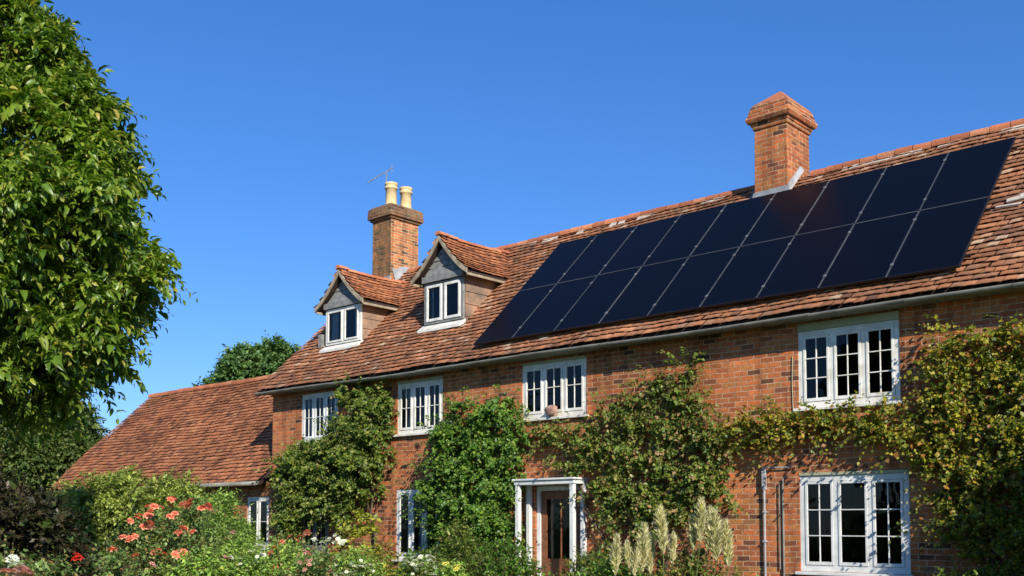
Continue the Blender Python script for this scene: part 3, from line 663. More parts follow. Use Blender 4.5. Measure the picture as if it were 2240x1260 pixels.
def shoots(S, Dr, length, m, L, W, droop=.3, kind='small', spread=.9, updir=(0,0,1), stemr=.003):
    """leafy shoots: S starts (n,3), Dr directions; returns leaf mesh + stem mesh arrays"""
    n = len(S); Dr = unit(Dr); length = np.broadcast_to(length, (n,))
    t = (np.arange(m)+1)/m
    side = unit(np.cross(Dr, rng.normal(size=(n, 3))))
    P = S[:, None]+Dr[:, None]*(t[None, :, None]*length[:, None, None])
    P[..., 2] -= droop*(t[None]**2)*length[:, None]
    tan = np.repeat(Dr[:, None], m, 1).copy(); tan[..., 2] -= 2*droop*t[None]
    tan = unit(tan); sg = np.where(np.arange(m) % 2 == 0, 1., -1.)
    ld = tan*.7+side[:, None]*(sg*spread)[None, :, None]+rng.normal(size=(n, m, 3))*.35
    ld[..., 2] -= droop*.8
    up = np.array(updir)[None, None]+rng.normal(size=(n, m, 3))*.45
    sc = (1-.45*t[None]**2)*rng.uniform(.55, 1.35, (n, m))*rng.uniform(.75, 1.3, (n, 1))
    V, F = place_leaves(P.reshape(-1, 3), ld.reshape(-1, 3), up.reshape(-1, 3), (L*sc).ravel(), (W*sc).ravel(), kind)
    # stems
    k = 3; q = [S, (S+P[:, m//2])/2+0*S, P[:, m//2], P[:, -1]]
    a = unit(np.cross(Dr, (0.1, .2, 1.))); b = np.cross(Dr, a); SV = []
    for i, pp in enumerate(q):
        r = stemr*(1-.25*i)
        for j in range(3):
            th = 2.094*j; SV.append(pp+(a*math.cos(th)+b*math.sin(th))*r)
    SV = np.stack(SV, 1).reshape(-1, 3); sf = []
    for i in range(3):
        for j in range(3):
            j2 = (j+1) % 3; sf += [(3*i+j, 3*i+j2, 3*i+3+j2), (3*i+j, 3*i+3+j2, 3*i+3+j)]
    SF = (np.array(sf)[None]+(np.arange(n)*12)[:, None, None]).reshape(-1, 3)
    return V, F, SV, SF
def merge(parts):
    V = []; F = []; b = 0
    for v, f in parts: V.append(v); F.append(f+b); b += len(v)
    return np.concatenate(V), np.concatenate(F)

G_VINE1 = m_leaf('climber green', [(0, (.045, .085, .012)), (.4, (.10, .165, .02)), (.75, (.18, .25, .03)), (.95, (.30, .32, .06)), (1, (.35, .25, .10))], trans=.38)
G_VINE2 = m_leaf('bright climber green', [(0, (.035, .09, .012)), (.4, (.08, .19, .02)), (.75, (.15, .28, .03)), (1, (.28, .38, .06))], trans=.38)
G_VINE3 = m_leaf('mixed climber green', [(0, (.055, .10, .018)), (.3, (.13, .20, .03)), (.65, (.22, .29, .045)), (.84, (.34, .33, .08)), (.9, (.32, .17, .06)), (1, (.42, .26, .11))], trans=.42)
G_VINE5 = m_leaf('yellowing climber', [(0, (.05, .09, .012)), (.25, (.13, .18, .018)), (.55, (.30, .31, .028)), (.85, (.48, .40, .04)), (.92, (.40, .18, .04)), (1, (.32, .13, .04))], trans=.42)
G_TREE = m_leaf('broad leaf', [(0, (.05, .11, .015)), (.35, (.13, .23, .022)), (.75, (.22, .32, .035)), (.95, (.34, .38, .06)), (1, (.46, .36, .07))], rough=.38, trans=.4, spec=.5, patch=.5)
G_FAR = m_leaf('far tree green', [(0, (0.062, 0.138, 0.046)), (.6, (0.113, 0.213, 0.062)), (1, (0.200, 0.302, 0.087))])
G_FAR2 = m_leaf('field tree green', [(0, (0.045, 0.083, 0.018)), (.6, (0.090, 0.143, 0.030)), (1, (0.164, 0.194, 0.045))])
G_HEDGE = m_leaf('hedge yellow green', [(0, (0.121, 0.172, 0.030)), (.5, (0.243, 0.323, 0.052)), (1, (0.444, 0.484, 0.101))])
G_ROSE = m_leaf('rose green', [(0, (0.085, 0.146, 0.043)), (.5, (0.170, 0.280, 0.073)), (.85, (0.244, 0.341, 0.097)), (1, (0.487, 0.244, 0.097))])
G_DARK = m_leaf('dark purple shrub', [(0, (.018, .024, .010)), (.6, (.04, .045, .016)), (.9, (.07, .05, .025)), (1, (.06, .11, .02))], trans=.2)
G_LIGHT = m_leaf('light border green', [(0, (0.138, 0.254, 0.046)), (.5, (0.254, 0.415, 0.070)), (1, (0.462, 0.599, 0.116))])
G_YEL = m_leaf('yellow border green', [(0, (0.154, 0.187, 0.022)), (.5, (0.286, 0.308, 0.033)), (1, (0.495, 0.462, 0.055))])
F_CORAL = m_leaf('coral petals', [(0, (.78, .17, .09)), (.5, (.88, .30, .18)), (1, (.92, .45, .30))], rough=.6, trans=.3, spec=.2, patch=0)
F_RED = m_leaf('red petals', [(0, (.60, .02, .015)), (1, (.75, .06, .03))], rough=.6, spec=.2, patch=0)
F_WHITE = m_leaf('white petals', [(0, (.70, .70, .62)), (1, (.85, .84, .74))], rough=.6, spec=.2, patch=0)
F_PINK = m_leaf('pink petals', [(0, (.70, .32, .28)), (1, (.80, .45, .38))], rough=.6, spec=.2, patch=0)
F_YEL = m_leaf('yellow petals', [(0, (.70, .60, .08)), (1, (.85, .75, .20))], rough=.6, spec=.2, patch=0)
PLUME = m_leaf('plume cream', [(0, (.62, .55, .30)), (.5, (.78, .70, .44)), (1, (.88, .82, .58))], rough=.8, trans=.45, spec=.1, patch=.2)

def climber(name, label, blobs, Yf, mat, thick, dens=170, L=.08, W=.064, root=None, m=9, kind='small', shl=.30, droop=.35, strands=150, gap=.85):
    cx = sum(b[0] for b in blobs)/len(blobs)
    e = empty(name, (round(cx, 2), YW-.1, 0), label, 'climber')
    LP = []; SP = []
    for (bx, bz, rx, rz) in blobs:
        n = max(8, int(dens*math.pi*rx*rz*1.5))
        r = np.sqrt(rng.random(n)); th = rng.random(n)*2*math.pi
        r = r*(1+.10*np.sin(3*th+bx*7)+.10*np.sin(5*th+bz*9))
        x = bx+rx*r*np.cos(th)*1.08; z = bz+rz*r*np.sin(th)*1.05
        th_ = min(thick, 1.5*min(rx, rz)+.12)
        dep = th_*np.sqrt(np.clip(1-r*r*.85, .04, 1))*rng.random(n)**.45
        gn = np.sin(x*5.1+z*3.3+1)*np.sin(z*6.3-x*2.1)+.6*np.sin(x*11.3-z*4.1+2)*np.sin(z*12.7+x*5.9)
        dep = dep*np.clip(.72+.42*gn, .12, 1.15)
        kp = rng.random(n) < np.clip(gap+.7*gn+.6*(1-r), 0.06, 1)
        x, z, dep, th, r = x[kp], z[kp], dep[kp], th[kp], r[kp]; n = len(x)
        S = np.stack([x, YW-.03-dep, z], 1)
        out = np.stack([np.cos(th)*r*.6, -(.35+.5*(dep/th_))*np.ones(n), np.sin(th)*r*.5+.25], 1)
        D_ = out+rng.normal(size=(n, 3))*.45
        ln = shl*rng.uniform(.5, 1.25, n)*min(1, .5+min(rx, rz)*1.6)
        S = S-unit(D_)*ln[:, None]*.45; S[:, 1] = np.minimum(S[:, 1], YW-.02)
        V, F, SV, SF = shoots(S, D_, ln, m, L, W, droop, kind, updir=(.45, -.45, .65))
        V = V.copy(); V[:, 1] = np.minimum(V[:, 1], YW-.008)
        LP.append((V, F)); SP.append((SV, SF))
    # stray shoots
    bl = [blobs[i % len(blobs)] for i in range(strands)]
    th = rng.random(strands)*2*math.pi
    S = np.array([(b[0]+b[2]*.8*math.cos(t), YW-.1-rng.random()*thick*.5, b[1]+b[3]*.8*math.sin(t)) for b, t in zip(bl, th)])
    D_ = np.stack([np.cos(th), -.4*rng.random(strands), np.sin(th)*.8+.3], 1)
    D_[:, 1] -= .5*rng.random(strands)
    V, F, SV, SF = shoots(S, D_, rng.uniform(.2, .65, strands), 11, L*.9, W*.9, .4, kind, updir=(.15, -.5, .8))
    V = V.copy(); V[:, 1] = np.minimum(V[:, 1], YW-.008); LP.append((V, F)); SP.append((SV, SF))
    npmesh('foliage', *merge(LP), mat, e); npmesh('shoots', *merge(SP), STEM, e)
    st = MB()
    for (x0, x1, z1) in (root or []):
        pts = []; r = []; K = 9
        for k in range(K+1):
            t = k/K; pts.append((x0+(x1-x0)*t**1.3+.06*math.sin(k*1.7+x0), YW-.07-.06*math.sin(t*3)-.04*(k % 2), z1*t)); r.append(.035*(1-.7*t)+.004)
        st.tube(pts, r, 7)
        for j in range(5):
            k = 4+j; p = Vector(pts[min(k, K)]); q = p+Vector((random.uniform(-.7, .7), random.uniform(-.05, .02), random.uniform(.1, .5)))
            q.y = min(q.y, YW-.02); st.tube([p, (p+q)/2+Vector((0, -.03, .05)), q], [.012, .008, .004], 5)
    if root: st.build('stem', STEM, e, smooth=True)
    return e

VA = [(-18.9, 2.9, .9, .4), (-17.2, 3.1, .7, .4), (-19.5, 1.5, .4, .4), (-18.6, 2.0, .7, .3), (-17.9, 1.9, .5, .3), (-17.33, 4.33, 0.75, 0.24), (-16.4, 4.17, 0.30, 0.27), (-16.9, 3.87, 0.6, 0.35), (-16.65, 3.42, 0.42, 0.4), (-17.7, 3.54, 0.8, 0.35), (-19.0, 3.16, 0.75, 0.3), (-18.17, 3.02, 1.0, 0.4), (-16.9, 2.87, 0.6, 0.4), (-19.6, 2.83, 0.5, 0.34), (-17.4, 2.4, .9, 0.33), (-19.32, 2.4, 0.7, 0.36), (-18.32, 2.48, 0.8, 0.35), (-19.66, 1.94, 0.35, 0.38)]
VB = [(-15.3, .7, .5, .35), (-12.75, 2.5, .25, .25), (-13.0, 1.2, .35, .5), (-13.11, 3.79, 0.42, 0.16), (-14.01, 3.68, 0.48, 0.27), (-14.6, 3.45, 0.3, 0.18), (-13.4, 3.42, 0.66, 0.33), (-14.38, 3.17, 0.5, 0.33), (-12.94, 3.14, 0.5, 0.2), (-13.52, 2.78, 0.78, 0.42), (-14.5, 2.69, 0.36, 0.36), (-13.75, 2.18, 0.85, 0.42), (-13.1, 1.96, 0.34, 0.4), (-14.12, 1.89, 0.48, 0.41), (-13.3, 1.54, 0.5, 0.5), (-13.88, 1.28, 0.6, 0.45), (-14.8, 2.0, .3, .45), (-14.7, 1.3, .3, .45), (-15.0, 2.45, .4, .18), (-13.5, 0.9, 0.8, 0.31), (-13.7, .5, .6, .3)]
VC = [(-11.3, 2.62, .45, .14), (-10.75, 2.2, .2, .4), (-9.04, 4.05, 0.2, 0.11), (-9.21, 3.87, 0.18, 0.15), (-9.57, 3.79, 0.28, 0.12), (-9.93, 3.59, 0.36, 0.18), (-9.3, 3.54, 0.3, 0.18), (-10.5, 3.48, 0.28, 0.2), (-8.88, 3.43, 0.22, 0.2), (-9.75, 3.2, 0.6, 0.22), (-10.6, 3.13, 0.45, 0.17), (-11.5, 3.15, 0.5, 0.13), (-12.13, 3.18, 0.44, 0.15), (-8.97, 3.0, 0.42, 0.28), (-8.47, 2.87, 0.28, 0.21), (-10.31, 2.81, 0.6, 0.2), (-10.99, 2.84, 0.35, 0.15), (-9.49, 2.59, 0.7, 0.26), (-8.72, 2.34, 0.42, 0.3), (-10.45, 2.47, 0.35, 0.24), (-9.95, 2.15, 0.66, 0.33), (-9.15, 1.99, 0.5, 0.3), (-8.52, 2.05, 0.24, 0.28), (-9.68, 1.7, 0.5, 0.23), (-10.38, 1.85, 0.31, 0.32), (-9.77, 1.44, 0.34, 0.16)]
VD = [(-8.07, 3.09, 0.25, 0.12), (-7.61, 3.05, 0.32, 0.13), (-7.16, 3.09, 0.28, 0.11), (-6.73, 3.10, 0.32, 0.11), (-6.32, 3.06, 0.32, 0.12), (-5.95, 2.93, 0.24, 0.16), (-6.05, 3.1, 0.21, 0.09), (-7.84, 2.9, 0.21, 0.1), (-7.02, 2.93, 0.28, 0.09)]
VE = [(-5.14, 3.88, 0.16, 0.12), (-4.84, 4.03, 0.27, 0.11), (-4.44, 4.01, 0.24, 0.1), (-4.07, 4.05, 0.2, 0.11), (-5.03, 3.68, 0.19, 0.15), (-4.67, 3.65, 0.25, 0.19), (-4.22, 3.66, 0.27, 0.21), (-5.15, 3.39, 0.18, 0.15), (-4.74, 3.23, 0.37, 0.22), (-4.18, 3.24, 0.36, 0.27), (-5.28, 3.06, 0.25, 0.16), (-5.6, 2.80, 0.25, 0.15), (-4.99, 2.83, 0.40, 0.22), (-4.41, 2.73, 0.42, 0.27), (-3.9, 2.71, 0.35, 0.36), (-5.25, 2.54, 0.25, 0.16), (-4.76, 2.33, 0.46, 0.22), (-4.1, 2.2, 0.36, 0.3), (-4.9, 1.98, 0.34, 0.2), (-4.43, 1.79, 0.4, 0.3), (-4.95, 1.62, 0.2, 0.24), (-4.61, 1.38, 0.3, 0.24), (-4.1, 1.33, 0.3, 0.4), (-4.3, 1.01, 0.25, 0.15), (-3.6, 3.5, .4, .5), (-3.5, 2.5, .4, .6), (-3.6, 1.5, .4, .6)]
climber('climbing_shrub', 'bushy green climber over the left end of the farmhouse wall beside the low wing', VA, 13.95, G_VINE1, 1.0, gap=.7, root=[(-18.0, -17.5, 2.4), (-19.3, -19.2, 2.2), (-16.7, -16.9, 3.2)])
climber('climbing_shrub', 'bright green bushy climber on the wall just left of the front door', VB, 14.0, G_VINE2, .9, gap=.65, strands=230, root=[(-13.6, -13.3, 3.2)], dens=180)
climber('climbing_shrub', 'mixed green climber reaching up the wall right of the front door', VC, 14.1, G_VINE3, .42, root=[(-9.9, -9.3, 3.8), (-10.3, -11.8, 3.1), (-9.6, -9.1, 4.0), (-10.0, -10.6, 3.5)], strands=330, gap=.5)
climber('climbing_garland', 'thin garland of climber along the wall under the large upper right window', VD, 14.12, G_VINE5, .36, strands=130, shl=.34, dens=180)
climber('climbing_shrub', 'yellowing climber covering the right end of the farmhouse wall', VE, 13.95, G_VINE5, .55, gap=.95, root=[(-4.4, -4.7, 3.6), (-3.8, -4.0, 3.3)], strands=240)

def crown(e, mat, centers, rad, nsh, m, L, W, shl, droop=.3, kind='small', updir=(0,0,1), cx=None, name='foliage'):
    """boughs at centers (k,3) with radius rad; shoots radiate out of each"""
    k = len(centers); n = k*nsh; C = np.repeat(centers, nsh, 0); rr = np.repeat(np.broadcast_to(rad, (k,)), nsh)
    d = unit(rng.normal(size=(n, 3))); 
    if cx is not None:
        o = unit(C-np.array(cx)); d = unit(d+o*.9)
    S = C+d*(rr*rng.uniform(.1, .9, n))[:, None]
    V, F, SV, SF = shoots(S, d+np.array((0, 0, .15)), shl*rng.uniform(.6, 1.2, n), m, L, W, droop, kind, updir=updir)
    npmesh(name, V, F, mat, e); npmesh('shoots', SV, SF, STEM, e)

# --- near tree at left
tree = empty('broadleaf_tree', (-10.24, 3.84, 0), 'tall conical broadleaf tree with glossy drooping leaves filling the left edge of the view', 'tree')
TX, TY = -10.24, 3.84
prof = [(2.75, .55), (2.95, .85), (3.1, 1.0), (3.46, 1.2), (3.75, 1.46), (4.2, 1.54), (4.7, 1.46), (5.2, 1.22), (5.75, .93), (6.1, .62), (6.63, .32), (7.3, .2), (8.0, .12)]
pz = np.array([p[0] for p in prof]); pr = np.array([p[1] for p in prof])
k = 460; z = rng.uniform(2.8, 7.9, k); rad = np.interp(z, pz, pr); keep = rng.random(k) < (rad/1.5)**.7; z = z[keep]; rad = rad[keep]; k = len(z)
th = np.arange(k)*2.39996+rng.random(k)*.6; rr = rad*rng.uniform(.55, .98, k)*(1+.09*np.sin(z*7.5+1))
cen = np.stack([TX+rr*np.cos(th), TY+rr*np.sin(th), z], 1)
crown(tree, G_TREE, cen, .15, 26, 10, .12, .058, .34, .30, 'leaf', (0, 0, 1), (TX, TY, 3.2))
k = 150; z = rng.uniform(2.8, 7.0, k); th = rng.random(k)*6.28; rr = np.interp(z, pz, pr)*rng.uniform(.1, .5, k)
crown(tree, G_TREE, np.stack([TX+rr*np.cos(th), TY+rr*np.sin(th), z], 1), .22, 12, 8, .12, .05, .3, .5, 'small', (0, 0, 1), name='inner_foliage')
tr = MB(); tr.tube([(TX, TY, -.05), (TX+.03, TY, 1.2), (TX-.02, TY+.02, 2.8), (TX+.02, TY, 4.8), (TX, TY, 7.6)], [.17, .13, .10, .06, .015], 12)
for i in range(0, len(cen), 8):
    c = Vector(cen[i]); b = Vector((TX, TY, max(1.9, c.z-.55))); tr.tube([b, (b+c)/2+Vector((0, 0, .05)), c], [.03, .02, .008], 5)
tr.build('trunk', BARK, tree, smooth=True)

# --- generic round tree / shrub
def roundtree(name, label, cx, cy, zc, rx, rz, mat, nb, nsh, L, W, shl, cat='tree', group=None, trunk=.25, bough=.35, m=8, flat=.45):
    e = empty(name, (cx, cy, 0), label, cat, group)
    d = unit(rng.normal(size=(nb, 3))); d[:, 2] = np.abs(d[:, 2])*1.2-flat; d = unit(d)
    r = rng.uniform(.55, .95, nb)*(1+.12*np.sin(d[:, 0]*5+cx)+.1*np.cos(d[:, 2]*7))
    c = np.array((cx, cy, zc))+d*r[:, None]*np.array((rx, rx, rz))
    crown(e, mat, c, bough, nsh, m, L, W, shl, .25, 'small', cx=(cx, cy, zc-.3*rz))
    t = MB(); base = zc-rz*.2
    t.tube([(cx, cy, -.05), (cx+.02*rx, cy, base*.5), (cx, cy, base), (cx, cy, zc+rz*.5)], [trunk, trunk*.75, trunk*.6, trunk*.15], 9)
    for i in range(0, nb, max(1, nb//28)):
        q = Vector(c[i]); b = Vector((cx, cy, max(base*.4, min(base, q.z-.2*rz)))); t.tube([b, (b+q)/2+Vector((0, 0, .05*rz)), q], [trunk*.35, trunk*.22, trunk*.08], 5)
    t.build('trunk', BARK, e, smooth=True); return e
# camera-side positions
FHX, FHY, RTX, RTY = -math.sin(R(42.23)), math.cos(R(42.23)), math.cos(R(42.23)), math.sin(R(42.23))
def at(px, depth):   # ground position seen in picture column px at this distance
    t = (px-1120)/2270; return (depth*(FHX+t*RTX), depth*(FHY+t*RTY))
def zt(py, depth): return 1.6+(1143-py)*depth/2270
roundtree('distant_tree', 'rounded dark green tree rising behind the ridge of the low wing', -37.9, 25.8, 5.9, 2.7, 3.0, G_FAR, 240, 50, .24, .17, .6, bough=.6, trunk=.35)
roundtree('field_tree', 'green tree beyond the low wing, seen below the big left tree', *at(90, 42), 4.1, 2.3, 2.1, G_FAR2, 195, 48, .22, .15, .6, bough=.6, trunk=.3)
roundtree('field_tree', 'smaller yellowish tree at the far left edge beneath the big tree crown', -37, 9.8, 3.0, 2.6, 2.0, G_FAR2, 165, 44, .22, .15, .6, bough=.6, trunk=.3)
roundtree('field_tree', 'low far tree just behind the left gable of the low wing', *at(170, 46), 3.0, 2.0, 1.8, G_FAR2, 80, 20, .22, .13, .6, bough=.6, trunk=.3)

def shrub(name, label, cx, cy, h, rx, ry, mat, nb=40, nsh=16, L=.07, W=.045, shl=.25, cat='shrub', group=None, bough=.16, m=8, kind='small', droop=.25, stems=7, z0=.1):
    e = empty(name, (cx, cy, 0), label, cat, group)
    a = rng.random(nb)*6.28; u = rng.random(nb)**.5; hh = h*np.sqrt(np.clip(1-(u*.9)**2, .05, 1))
    z = np.maximum(z0, hh*(1-.45*rng.random(nb)**1.5)-.12); x = cx+rx*u*np.cos(a); y = cy+ry*u*np.sin(a)
    c = np.stack([x, y, z], 1)
    crown(e, mat, c, bough, nsh, m, L, W, shl, droop, kind, cx=(cx, cy, h*.2))
    t = MB()
    for i in range(stems):
        q = c[rng.integers(nb)]; t.tube([(cx+.3*rx*math.cos(i), cy+.3*ry*math.sin(i), 0), ((cx+q[0])/2, (cy+q[1])/2, q[2]*.55), tuple(q)], [.014, .010, .004], 5)
    t.build('stems', STEM, e); return e, c
def blooms(e, pts, mat, r=.05, name='bloom', lab=None, meshes={}):
    key = (mat.name, r)
    if key not in meshes:
        P = []; D_ = []; U = []; L = []
        for ring, (np_, el, ln) in enumerate(((7, .15, 1.), (6, .6, .85), (5, 1.05, .6), (3, 1.4, .4))):
            for k in range(np_):
                a = 2*math.pi*(k+.5*ring)/np_; dd = (math.cos(a)*math.cos(el), math.sin(a)*math.cos(el), math.sin(el))
                P.append((0, 0, 0)); D_.append(dd); U.append((-math.cos(a)*math.sin(el)*.9, -math.sin(a)*math.sin(el)*.9, 1)); L.append(r*ln)
        P = np.array(P, float); L = np.array(L)
        V, F = place_leaves(P, np.array(D_), np.array(U), L, L*1.05, 'leaf')
        o = npmesh(name, V, F, mat, e); meshes[key] = o.data; bpy.data.objects.remove(o)
    me = meshes[key]; base = Vector(e.location)
    for p in pts:
        o = bpy.data.objects.new(name, me); COL.objects.link(o); o.parent = e; o.location = Vector(p)-base
        o.rotation_euler = (random.uniform(-.1, .9), random.uniform(-.5, .7), random.uniform(0, 6)); s = random.uniform(.75, 1.25); o.scale = (s, s, s)
# --- hedge in front of the wing
e = empty('garden_hedge', (*at(290, 20), 0), 'tall yellow green hedge standing in front of the low wing roof', 'hedge')
nb = 150; u = rng.random(nb); pa, pb_ = np.array(at(150, 20.5)), np.array(at(425, 19.5))
c = np.stack([pa[0]+(pb_[0]-pa[0])*u+rng.normal(0, .35, nb), pa[1]+(pb_[1]-pa[1])*u+rng.normal(0, .35, nb), (.25+(1.95+.2*np.sin(u*3.1))*rng.random(nb)**.55)-.35*np.clip(u-.75, 0, 1)*4*.3], 1)
crown(e, G_HEDGE, c, .25, 30, 8, .085, .055, .3, .2)
t = MB()
for i in range(14): q = c[i]; t.tube([(q[0], q[1], 0), tuple(q)], [.03, .01], 5)
t.build('stems', STEM, e)
# --- dark shrub, near left
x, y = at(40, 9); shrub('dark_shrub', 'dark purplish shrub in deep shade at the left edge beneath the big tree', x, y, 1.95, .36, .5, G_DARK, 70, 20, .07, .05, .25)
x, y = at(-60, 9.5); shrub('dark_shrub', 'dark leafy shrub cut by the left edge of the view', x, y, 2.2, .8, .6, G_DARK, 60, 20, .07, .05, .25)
# --- coral roses
def rose(px, depth, top, rx, pts, label, mat=F_CORAL, r=.056, leaf=G_ROSE, n=60):
    x, y = at(px, depth); e, c = shrub('rose_bush', label, x, y, zt(top, depth), rx, rx*.8, leaf, n, 14, .06, .04, .26, cat='rose bush', group=None)
    P = []
    for (bx, by, k) in pts:
        for j in range(k):
            dd = depth-.35+random.uniform(-.25, .1); q = at(bx+random.uniform(-16, 16), dd); P.append((q[0], q[1], zt(by+random.uniform(-8, 8), dd)))
    blooms(e, P, mat, r); return e
rose(330, 12.5, 1120, .6, [(290, 1132, 2), (315, 1122, 3), (340, 1112, 4), (282, 1180, 4), (262, 1206, 2), (400, 1215, 3), (395, 1158, 2), (348, 1205, 3), (280, 1240, 3), (330, 1150, 3), (300, 1210, 3), (370, 1125, 3)], 'rose bush with many coral blooms in front of the hedge')
rose(425, 13.2, 1100, .42, [(385, 1100, 4), (415, 1098, 3), (455, 1108, 5), (410, 1160, 3), (400, 1212, 4)], 'taller coral rose bush just right of the hedge, its blooms near the top')
rose(645, 14, 1180, .55, [(625, 1190, 2), (650, 1176, 3), (672, 1170, 1), (690, 1205, 1)], 'rose bush with a few red orange blooms below the left climber', mat=F_CORAL)
rose(165, 9.5, 1195, .38, [(160, 1222, 3)], 'low rose bush with one bright red bloom at lower left', mat=F_RED, r=.05, n=40)
rose(30, 7.5, 1215, .25, [(25, 1228, 2), (40, 1232, 2)], 'white flowering rose bush in the bottom left corner', mat=F_WHITE, n=30)
rose(45, 7.0, 1245, .22, [(30, 1250, 2), (65, 1252, 2)], 'pale pink rose bush in the bottom left corner', mat=F_PINK, n=26)
# --- border plants
def tall(px, depth, top, n, spread, label, mat=G_LIGHT, L=.13, W=.03, group=None, name='border_plant'):
    x, y = at(px, depth); e = empty(name, (x, y, 0), label, 'border plant', group); h = zt(top, depth)
    a = rng.random(n)*6.28; u = rng.random(n)*spread; S = np.stack([x+u*np.cos(a)*.7, y+u*np.sin(a)*.7, np.full(n, 0.)], 1)
    D_ = np.stack([.25*u*np.cos(a), .25*u*np.sin(a), np.ones(n)], 1)+rng.normal(size=(n, 3))*.04
    V, F, SV, SF = shoots(S, D_, h*rng.uniform(.7, 1.02, n), 26, L, W, .03, 'small', 1.1, (0, 0, 1), .006)
    npmesh('foliage', V, F, mat, e); npmesh('stems', SV, SF, GSTEM, e); return e
tall(465, 17, 1065, 60, .5, 'tall feathery green perennial in front of the low wing wall', G_LIGHT, .16, .012)
tall(515, 17.5, 1085, 40, .4, 'tall green perennial beside the white window of the low wing', G_VINE2, .14, .016)
tall(500, 13.5, 1130, 60, .5, 'clump of upright green stems right of the coral roses', G_LIGHT, .12, .02)
tall(850, 13, 1165, 26, .22, 'upright yellow green plant in the border below the left ground floor window', G_YEL, .12, .035)
tall(800, 13.5, 1190, 40, .4, 'fine stemmed yellow green plant in the middle of the border', G_YEL, .08, .018)
x, y = at(785, 15); shrub('garden_shrub', 'small golden leaved shrub below the left climber', x, y, zt(1100, 15), .33, .3, G_YEL, 22, 10, .08, .06, .2)
spec = [(440, 11.5, 1205, .5, G_LIGHT, 'bushy light green plant at the foot of the coral roses'), (230, 10.5, 1215, .55, G_ROSE, 'low bronze green bush between the red and coral roses'),
        (540, 12, 1185, .5, G_LIGHT, 'rounded light green plant at the bottom of the border, left of centre'), (620, 12.5, 1200, .5, G_LIGHT, 'soft green mound below the red orange roses'),
        (700, 12, 1215, .5, G_ROSE, 'green mound with pinkish flowers at the bottom of the border'), (770, 12.5, 1200, .4, G_LIGHT, 'light green mound with white flowers under the golden shrub'),
        (930, 12, 1212, .5, G_VINE1, 'low green plant covered in small white flowers below the shaded window'), (1020, 13.5, 1150, .55, G_VINE1, 'dense green shrub growing beside the bright climber'),
        (1100, 12.5, 1185, .5, G_VINE2, 'dark green shrub left of the front door'), (1300, 12.5, 1195, .35, G_VINE1, 'green shrub right of the porch posts'),
        (1350, 11.5, 1230, .4, G_VINE2, 'low green plant at the foot of the feathery plumes'), (1500, 12, 1210, .5, G_VINE3, 'leafy green plant behind the feathery plumes'),
        (960, 11, 1235, .4, G_LIGHT, 'pale green mound in the bottom centre of the border'), (110, 9, 1190, .4, G_ROSE, 'green bush between the dark shrub and the red rose')]
E_ = {}
for (px, dp, top, rx, mt, lab) in spec:
    x, y = at(px, dp); E_[lab] = shrub('garden_shrub', lab, x, y, zt(top, dp), rx, rx*.9, mt, 46, 14, .06, .032, .24)[0]
def scatter(lab, mat, pts, dp, r=.03):
    P = []
    for (bx, by, k, sx) in pts:
        for j in range(k):
            d_ = dp-.35-random.uniform(0, .15); q = at(bx+random.uniform(-sx, sx), d_); P.append((q[0], q[1], zt(by+random.uniform(-sx*.5, sx*.5), d_)))
    blooms(E_[lab], P, mat, r, 'flower')
scatter('low green plant covered in small white flowers below the shaded window', F_WHITE, [(900, 1228, 12, 22), (940, 1222, 12, 20), (925, 1245, 14, 30)], 12)
scatter('light green mound with white flowers under the golden shrub', F_WHITE, [(725, 1180, 14, 22), (745, 1185, 8, 12), (780, 1232, 6, 14), (690, 1180, 3, 8)], 12.5)
scatter('green mound with pinkish flowers at the bottom of the border', F_PINK, [(675, 1205, 4, 16), (695, 1235, 6, 30), (660, 1222, 4, 18)], 12)
scatter('soft green mound below the red orange roses', F_CORAL, [(590, 1225, 4, 30), (630, 1240, 4, 30), (610, 1205, 3, 20)], 12.5)
scatter('bushy light green plant at the foot of the coral roses', F_PINK, [(510, 1165, 2, 5), (500, 1215, 3, 14), (350, 1240, 3, 20)], 11.5)
scatter('light green mound with white flowers under the golden shrub', F_WHITE, [(740, 1250, 12, 30), (800, 1240, 8, 25)], 12.5)
scatter('rounded light green plant at the bottom of the border, left of centre', F_WHITE, [(540, 1235, 8, 40), (560, 1215, 5, 20)], 12)
scatter('rounded light green plant at the bottom of the border, left of centre', F_YEL, [(500, 1245, 6, 30)], 12)
scatter('pale green mound in the bottom centre of the border', F_YEL, [(990, 1240, 6, 20)], 11)
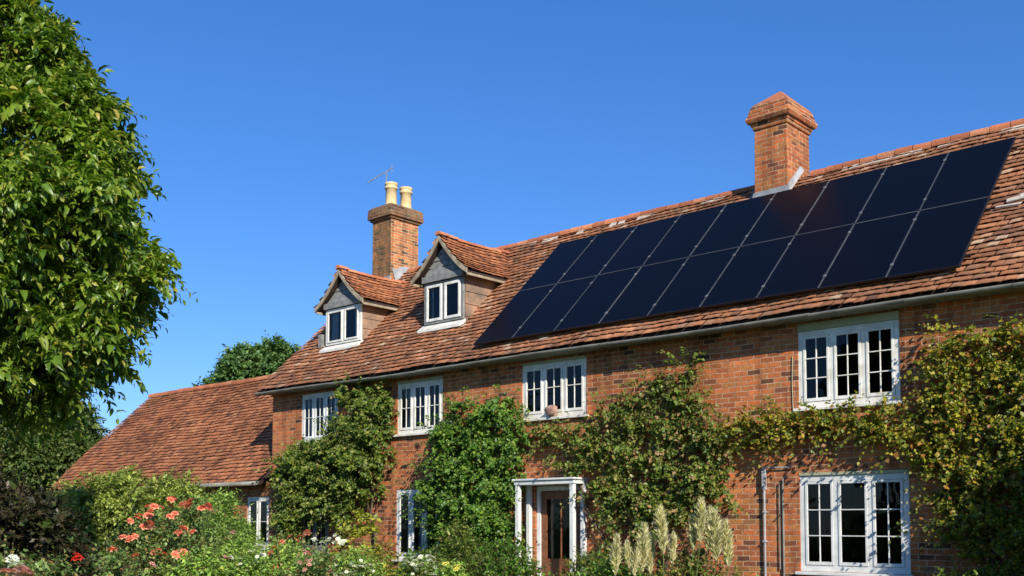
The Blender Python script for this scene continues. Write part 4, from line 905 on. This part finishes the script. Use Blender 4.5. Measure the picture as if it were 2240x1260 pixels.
# --- feathery plumes
x, y = at(1450, 11.6); gp = empty('plume_grass', (x, y, 0), 'clump of tall grass with creamy feathery plumes right of the front door', 'ornamental grass')
n = 170; a = rng.random(n)*6.28; u = rng.random(n)*.5
S = np.stack([x+u*np.cos(a), y+u*np.sin(a), np.zeros(n)], 1); D_ = np.stack([.35*np.cos(a), .35*np.sin(a), np.ones(n)], 1)
P_ = []
for k in range(5): pass
V, F = place_leaves(S, D_, np.stack([np.cos(a), np.sin(a), np.zeros(n)], 1)*-1+.01, rng.uniform(.8, 1.35, n), .02, 'blade'); npmesh('blades', V, F, G_YEL, gp)
for (px, top, bot, wd, dd) in ((1345, 1183, 1260, 15, 11.3), (1375, 1196, 1260, 10, 11.5), (1402, 1158, 1255, 19, 11.4), (1420, 1178, 1258, 12, 11.7), (1450, 1118, 1215, 17, 11.5), (1470, 1178, 1235, 9, 11.8), (1515, 1140, 1205, 12, 11.7), (1530, 1103, 1190, 18, 11.6), (1548, 1120, 1210, 15, 12.), (1565, 1128, 1230, 22, 11.5), (1592, 1150, 1240, 17, 11.7), (1385, 1215, 1260, 10, 11.2)):
    q = at(px, dd); h1, h0 = zt(top, dd), zt(bot, dd); wm = wd*dd/2270*1.0; n = 520
    t = rng.random(n); tt = t**.9; lean = random.uniform(-.05, .05)
    sp = np.stack([q[0]+lean*tt, q[1]+0*tt, h0+(h1-h0)*tt], 1); th = rng.random(n)*6.28
    ww = wm*np.sin(np.clip(t*.85+.12, 0, 1)*math.pi)**.7
    D_ = np.stack([np.cos(th)*ww*1.0, np.sin(th)*ww*1.0, np.full(n, .10)], 1); ln = np.linalg.norm(D_, axis=1)*rng.uniform(.5, 1.1, n)
    V, F = place_leaves(sp, D_+rng.normal(size=(n, 3))*.012, rng.normal(size=(n, 3)), ln, .011, 'small')
    pl = npmesh('plume', V, F, PLUME, gp)
    st = MB(); st.tube([(x+(q[0]-x)*.6, y+(q[1]-y)*.6, 0), (q[0], q[1], h0), (q[0]+lean, q[1], h1)], [.006, .005, .002], 5); st.build('stem', GSTEM, gp)
x, y = at(470, 19.3); shrub('garden_shrub', 'green bush below the eave of the low wing, left of its white window', x, y, zt(1068, 19.3), .75, .6, G_LIGHT, 70, 18, .09, .05, .28)
shrub('garden_shrub', 'large dense unseen shrub, added beyond the right edge of the view to shade the wall end', -2.1, 12.9, 3.3, 1.05, .8, G_VINE1, 170, 26, .10, .08, .3, bough=.25)  # added out of view only to cast shade on the right end of the wall
# --- ferns at the bottom right
def fern(px, depth, top, label, nf=16, L=.6):
    x, y = at(px, depth); e = empty('fern', (x, y, 0), label, 'fern', None); h = zt(top, depth)
    a = np.arange(nf)*6.283/nf+rng.random(nf)*.3; S = np.stack([x+0*a, y+0*a, np.full(nf, h-.38)], 1)
    D_ = np.stack([np.cos(a), np.sin(a), rng.uniform(.5, 1.3, nf)], 1)
    V, F, SV, SF = shoots(S, D_, L*rng.uniform(.8, 1.2, nf), 40, .12, .03, .6, 'small', 2.2, (0, 0, 1), .004)
    npmesh('frond', V, F, G_LIGHT, e); npmesh('stalks', SV, SF, GSTEM, e)
    t = MB(); t.tube([(x, y, 0), (x, y, h-.36)], [.03, .02], 6); t.build('stem', STEM, e)
fern(1690, 11.5, 1230, 'light green fern right of the feathery plumes'); fern(1790, 11.8, 1238, 'light green fern below the ground floor window'); fern(1870, 12, 1245, 'bushy fern at the bottom, beneath the right side of the ground floor window', 14)
x, y = at(1600, 11.8); tall(1610, 12, 1225, 30, .3, 'yellow green leafy plant between the plumes and the ferns', G_YEL, .1, .03)
x, y = at(2110, 12.6); shrub('garden_shrub', 'dark green shrub in shade at the bottom right corner', x, y, zt(1245, 12.6), .6, .5, G_VINE1, 40, 14, .07, .045, .25)
